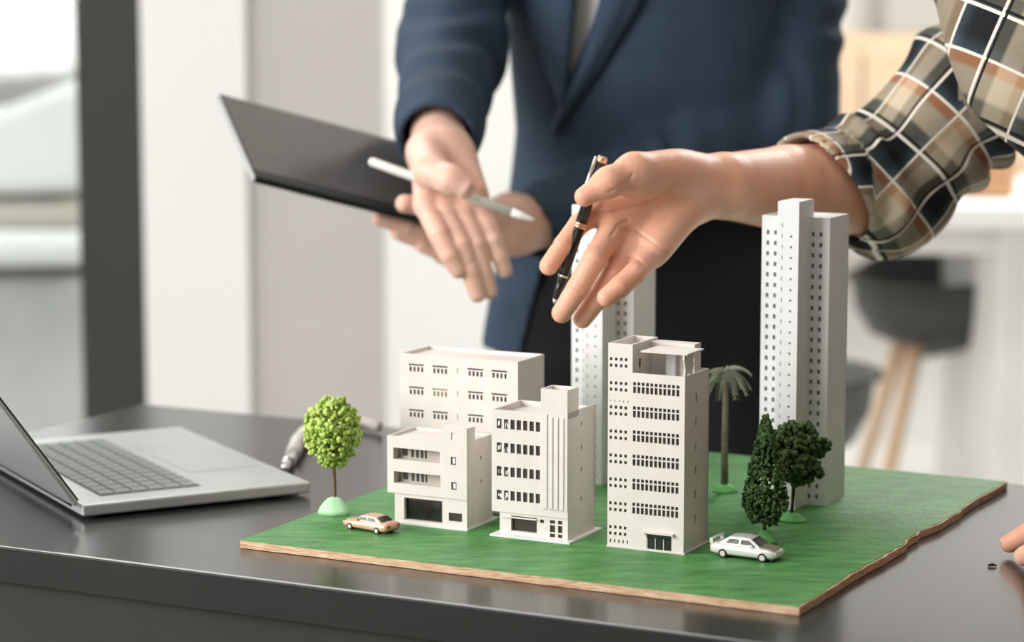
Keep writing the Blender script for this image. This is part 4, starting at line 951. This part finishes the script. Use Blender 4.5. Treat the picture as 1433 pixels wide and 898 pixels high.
# ------------------------------------------------------------------ person in the plaid shirt
pl_root_loc = (.80, 2.24, 0)
plaidman = empty('person', pl_root_loc, 'person in rolled plaid shirt at the right edge pointing with an open hand', 'person')
h0 = 2.13
Pf = [([P(846, 292, h0 + .012), P(812, 312, h0 + .006), P(789, 342, h0 - .002), P(768, 372, h0 - .004)], [.0105, .0092, .0085, .0080]),
      ([P(858, 322, h0 + .006), P(832, 362, h0 - .016), P(808, 404, h0 - .018), P(786, 438, h0 - .010)], [.0112, .0102, .0096, .0085]),
      ([P(880, 344, h0 + .010), P(858, 384, h0 - .004), P(836, 418, h0 - .004), P(815, 446, h0 + .004)], [.0106, .0096, .0092, .0082]),
      ([P(910, 358, h0 + .004), P(888, 383, h0 - .022), P(868, 401, h0 - .030), P(849, 416, h0 - .032)], [.0102, .0096, .0092, .0082])]
Pt = ([P(948, 244, h0 + .016), P(888, 240, h0 - .020), P(852, 255, h0 - .036), P(818, 275, h0 - .038)], [.0190, .0150, .0124, .0088])
Pm = [(P(958, 250, h0 + .035), P(848, 290, h0 + .012), .019, .0130), (P(960, 262, h0 + .036), P(862, 318, h0 + .010), .020, .0130), (P(960, 276, h0 + .036), P(884, 340, h0 + .012), .020, .0130), (P(956, 288, h0 + .034), P(908, 354, h0 + .010), .019, .0135), (P(950, 300, h0 + .018), P(920, 344, h0 + .004), .017, .0145), (P(938, 246, h0 + .010), P(890, 252, h0 - .012), .018, .015)]
elbow = P(1230, 262, 2.32)
Parm = ([P(968, 261, h0 + .036), P(1012, 260, h0 + .055), P(1100, 264, h0 + .118), elbow], [.0275, .0295, .0400, .047])
handP = make_hand(Pf, Pt, Pm, Parm, creases=[[(840, 298), (870, 294), (905, 285), (930, 273), (944, 256)], [(868, 318), (890, 322), (915, 340), (934, 354)], [(855, 330), (866, 314), (880, 308)], [(878, 362), (892, 362), (902, 371)], [(852, 268), (868, 262), (880, 252), (885, 244)], [(820, 360), (840, 368)], [(775, 342), (795, 346)], [(797, 398), (813, 408)]], amp=.0013, web=(.12, .25, .25), kt=.018, fat=1.04)
# left hand resting on the table at the right edge
lz = TZ
def T3(u, v, z): return tp(u, v, z)
wp = tp(1540, 745, .045)
Qf = [([tp(1490, 738, .034), tp(1462, 736, .032), tp(1438, 747, .021), tp(1413, 760, .011)], [.0105, .0096, .0090, .0078]),
      ([tp(1496, 756, .036), tp(1474, 760, .034), tp(1452, 770, .022), tp(1433, 778, .011)], [.0108, .0098, .0092, .0080]),
      ([tp(1506, 772, .034), tp(1486, 780, .030), tp(1466, 790, .019), tp(1450, 796, .0105)], [.0105, .0095, .0088, .0078]),
      ([tp(1516, 786, .030), tp(1500, 796, .026), tp(1485, 803, .016), tp(1472, 807, .0095)], [.0095, .0086, .0080, .0070])]
Qt = ([tp(1530, 735, .035), tp(1506, 722, .026), tp(1482, 716, .017), tp(1462, 718, .0115)], [.015, .0125, .0108, .0090])
Qm = [(wp, q[0][0], .02, .0125) for q in Qf]
lsh, lel = Vector((.60, 1.95, 1.22)), Vector((.74, 1.90, 1.0))
Qarm = ([wp, wp.lerp(lel, .3), lel], [.027, .029, .043])
handQ = make_hand(Qf, Qt, Qm, Qarm, h=.0016)
psh = P(1498, -8, 2.33); pchest = P(1500, 45, 2.13); phip = Vector((.82, 2.24, .93))
F = Field((.38, 1.82, .84), (1.02, 2.52, 1.56), .008)
bd_ = F.cone(phip, pchest, .10, .07); bd_ = smin(bd_, F.cone(psh, lsh, .05, .05), .03); bd_ = smin(bd_, F.cone(psh, elbow + (psh - elbow) * .25, .045, .036), .02); bd_ = smin(bd_, F.cone(lsh, lel, .045, .036), .02); bd_ = smin(bd_, F.cone(pchest, Vector((.47, 2.13, 1.36)), .05, .055), .03)
link('body', mesh_from('body', [nets(F, bd_), handP, handQ]), M['skin2'], plaidman)
for q in Qf[:3]: nail(plaidman, q[0][3], q[0][2], Vector((-.2, -.2, 1)), q[1][3], M['nail'])
# shirt: torso, rolled right sleeve, left sleeve
F = Field((.22, 1.80, .86), (1.05, 2.56, 1.48), .0044)
cuff = P(1152, 264, 2.275)
def bone_seg(a, b): return np.array(a[:]), np.array(b[:])
tors = smin(F.cone(phip, pchest, .15, .105), F.cone(lsh, psh, .07, .07), .05); tors = smin(tors, F.cone(pchest, P(1420, -70, 2.15), .1, .08), .03)
tors = smax(tors, .90 - F.Z, .005) + field_wave(F, 21, 30, .006)
slv = F.chain([cuff, elbow, psh], [.050, .062, .080], .03)
for (a, b) in ((cuff, elbow), (elbow, psh)):
    A_s, d_s, t_s, L_s = F.seg(a, b); m_ = np.clip(1.1 - np.abs(t_s - .4) * 1.5, 0, 1)
    slv = slv + .0065 * m_ * np.sin(t_s * L_s * 105 + 1.6 * np.sin(F.Z * 42) + 1.8 * np.sin(F.X * 35 + F.Y * 20)).astype(np.float32)
slv = slv + field_wave(F, 22, 50, .005)
rollb = F.cone(cuff + (elbow - cuff) * -.2, cuff + (elbow - cuff) * .45, .054, .060) + field_wave(F, 24, 60, .004)
slv = smin(slv, rollb, .005)
dv = (elbow - cuff).normalized(); dv = (dv + E3 * .75).normalized(); pln = (F.X - cuff.x) * dv.x + (F.Y - cuff.y) * dv.y + (F.Z - cuff.z) * dv.z
slv = smax(slv, -pln - .002, .006); dv = (elbow - cuff).normalized(); slv = smax(slv, -F.cone(cuff - dv * .09, cuff + dv * .03, .046, .048), .004)
ls = F.chain([wp.lerp(lel, .45), lel, lsh], [.048, .062, .074], .03) + field_wave(F, 23, 50, .006)
shirt = smin(smin(tors, slv, .012), ls, .012)
Vv, Qq = nets(F, shirt)
me = mesh_from('shirt', [(Vv, Qq)])
# weave coordinates follow the cloth: along and around each limb
co = np.zeros(len(me.vertices) * 3, np.float32); me.vertices.foreach_get('co', co); co = co.reshape(-1, 3)
def limb(a, b, s0, back):
    a = np.array(a[:]); b = np.array(b[:]); d = b - a; L = np.linalg.norm(d); d /= L; t = (co - a) @ d; tc = np.clip(t, 0, L); r = co - a - tc[:, None] * d; dist = np.linalg.norm(r, axis=1)
    e = np.array(back[:]); e = e - d * (e @ d); e /= np.linalg.norm(e); f_ = np.cross(d, e); ang = np.arctan2(r @ f_, -(r @ e))
    return dist, s0 + t, ang
L1 = (elbow - cuff).length
limbs = [limb(cuff, elbow, 0, (0, 1, 0)) + (.062, .05), limb(elbow, psh, L1, (0, 1, 0)) + (.075, .078), limb(phip, pchest, .3, (.5, 1, 0)) + (.155, .152), limb(lsh, psh, .02, (1, 0, .3)) + (.12, .072), limb(wp.lerp(lel, .45), lel, 0, (1, 0, 0)) + (.06, .05), limb(lel, lsh, .2, (1, 0, 0)) + (.07, .06), limb(pchest, P(1420, -70, 2.15), 0, (0, 1, 0)) + (.1, .09)]
dd = np.stack([l[0] - l[4] for l in limbs]); bi = dd.argmin(0); ar = np.arange(len(co))
S_ = np.stack([l[1] for l in limbs])[bi, ar]; A2 = np.stack([l[2] * l[3] for l in limbs])[bi, ar]
pm_ = np.isin(bi, (2, 3, 6)); S_ = np.where(pm_, co[:, 0] * .45 + co[:, 2] * .9, S_); A2 = np.where(pm_, co[:, 0] * .9 - co[:, 1] * .25 - co[:, 2] * .4 + .02, A2)
wv = np.stack([S_, A2 + .3, np.zeros(len(co))], 1).astype(np.float32)
at = me.attributes.new('weave', 'FLOAT_VECTOR', 'POINT'); at.data.foreach_set('vector', wv.ravel())
link('shirt', me, M['plaid'], plaidman)
F = Field((.62, 2.04, .02), (1.02, 2.46, 1.0), .009)
tr_ = F.ell((phip.x, phip.y, .9), (.16, .13, .14))
for s_ in (-1, 1): tr_ = smin(tr_, F.chain([(phip.x, phip.y + s_ * .08, .86), (phip.x + .01, phip.y + s_ * .09, .48), (phip.x + .02, phip.y + s_ * .09, .08)], [.095, .072, .06], .02), .02)
link('trousers', mesh_from('trousers', [nets(F, tr_)]), M['suit_dark'], plaidman)
for s_ in (-1, 1):
    F = Field((phip.x - .2, phip.y + s_ * .09 - .07, -.02), (phip.x + .12, phip.y + s_ * .09 + .07, .14), .006)
    f = F.chain([(phip.x + .05, phip.y + s_ * .09, .045), (phip.x - .07, phip.y + s_ * .09, .04), (phip.x - .15, phip.y + s_ * .09, .03)], [.042, .042, .032], .02); f = smax(f, .004 - F.Z, .003)
    link('shoe', mesh_from('shoe', [nets(F, f)]), M['shoe'], plaidman)

# pen held between thumb and fingers
pa, pb_ = P(843, 222, h0 - .012), P(775, 425, h0 + .002)
pen = empty('pen', pb_, 'black pen with rose gold rings held in the plaid shirted hand', 'pen')
pd = pb_ - pa; pu = pd.normalized()
def pseg(name, t0, t1, r0, r1, m, par=pen):
    o = MB(); o.tube([pa + pd * t0, pa + pd * ((t0 + t1) / 2), pa + pd * t1], [r0, (r0 + r1) / 2, r1], 20); return o.build(name, m, par, smooth=True)
pseg('end_cap', -.015, .028, .0042, .0048, M['gold']); cap = pseg('cap', .0285, .44, .0048, .0052, M['pen']); pseg('ring', .4405, .455, .0055, .0055, M['gold']); pseg('ring', .458, .475, .0055, .0055, M['gold'])
pseg('barrel', .4755, .80, .0050, .0046, M['pen']); pseg('ring', .8005, .815, .0047, .0046, M['chrome']); pseg('grip', .8155, .965, .0040, .0026, M['pen']); pseg('nib', .9655, 1.0, .0024, .0006, M['chrome'])
sd_ = Vector((-1, -.3, 0)); sd_ = (sd_ - pu * sd_.dot(pu)).normalized()
o = MB(); c0 = pa + pd * .0 + sd_ * .0062; c1_ = pa + pd * .30 + sd_ * .0066; o.tube([pa + pd * .008 + sd_ * .003, c0, pa + pd * .15 + sd_ * .0066, c1_], [.0013, .0014, .0014, .0018], 8); o.build('clip', M['chrome'], pen, smooth=True)
# small chip on the table near the right edge
o = MB(); c = tp(1383, 791, .0012); o.tube([c, c + Vector((.004, .001, .0006)), c + Vector((.007, 0, -.0003))], [.0011, .0014, .0006], 6); put(o.build('crumb', M['bezel']), 'tiny dark crumb on the table near the right edge', 'crumb')
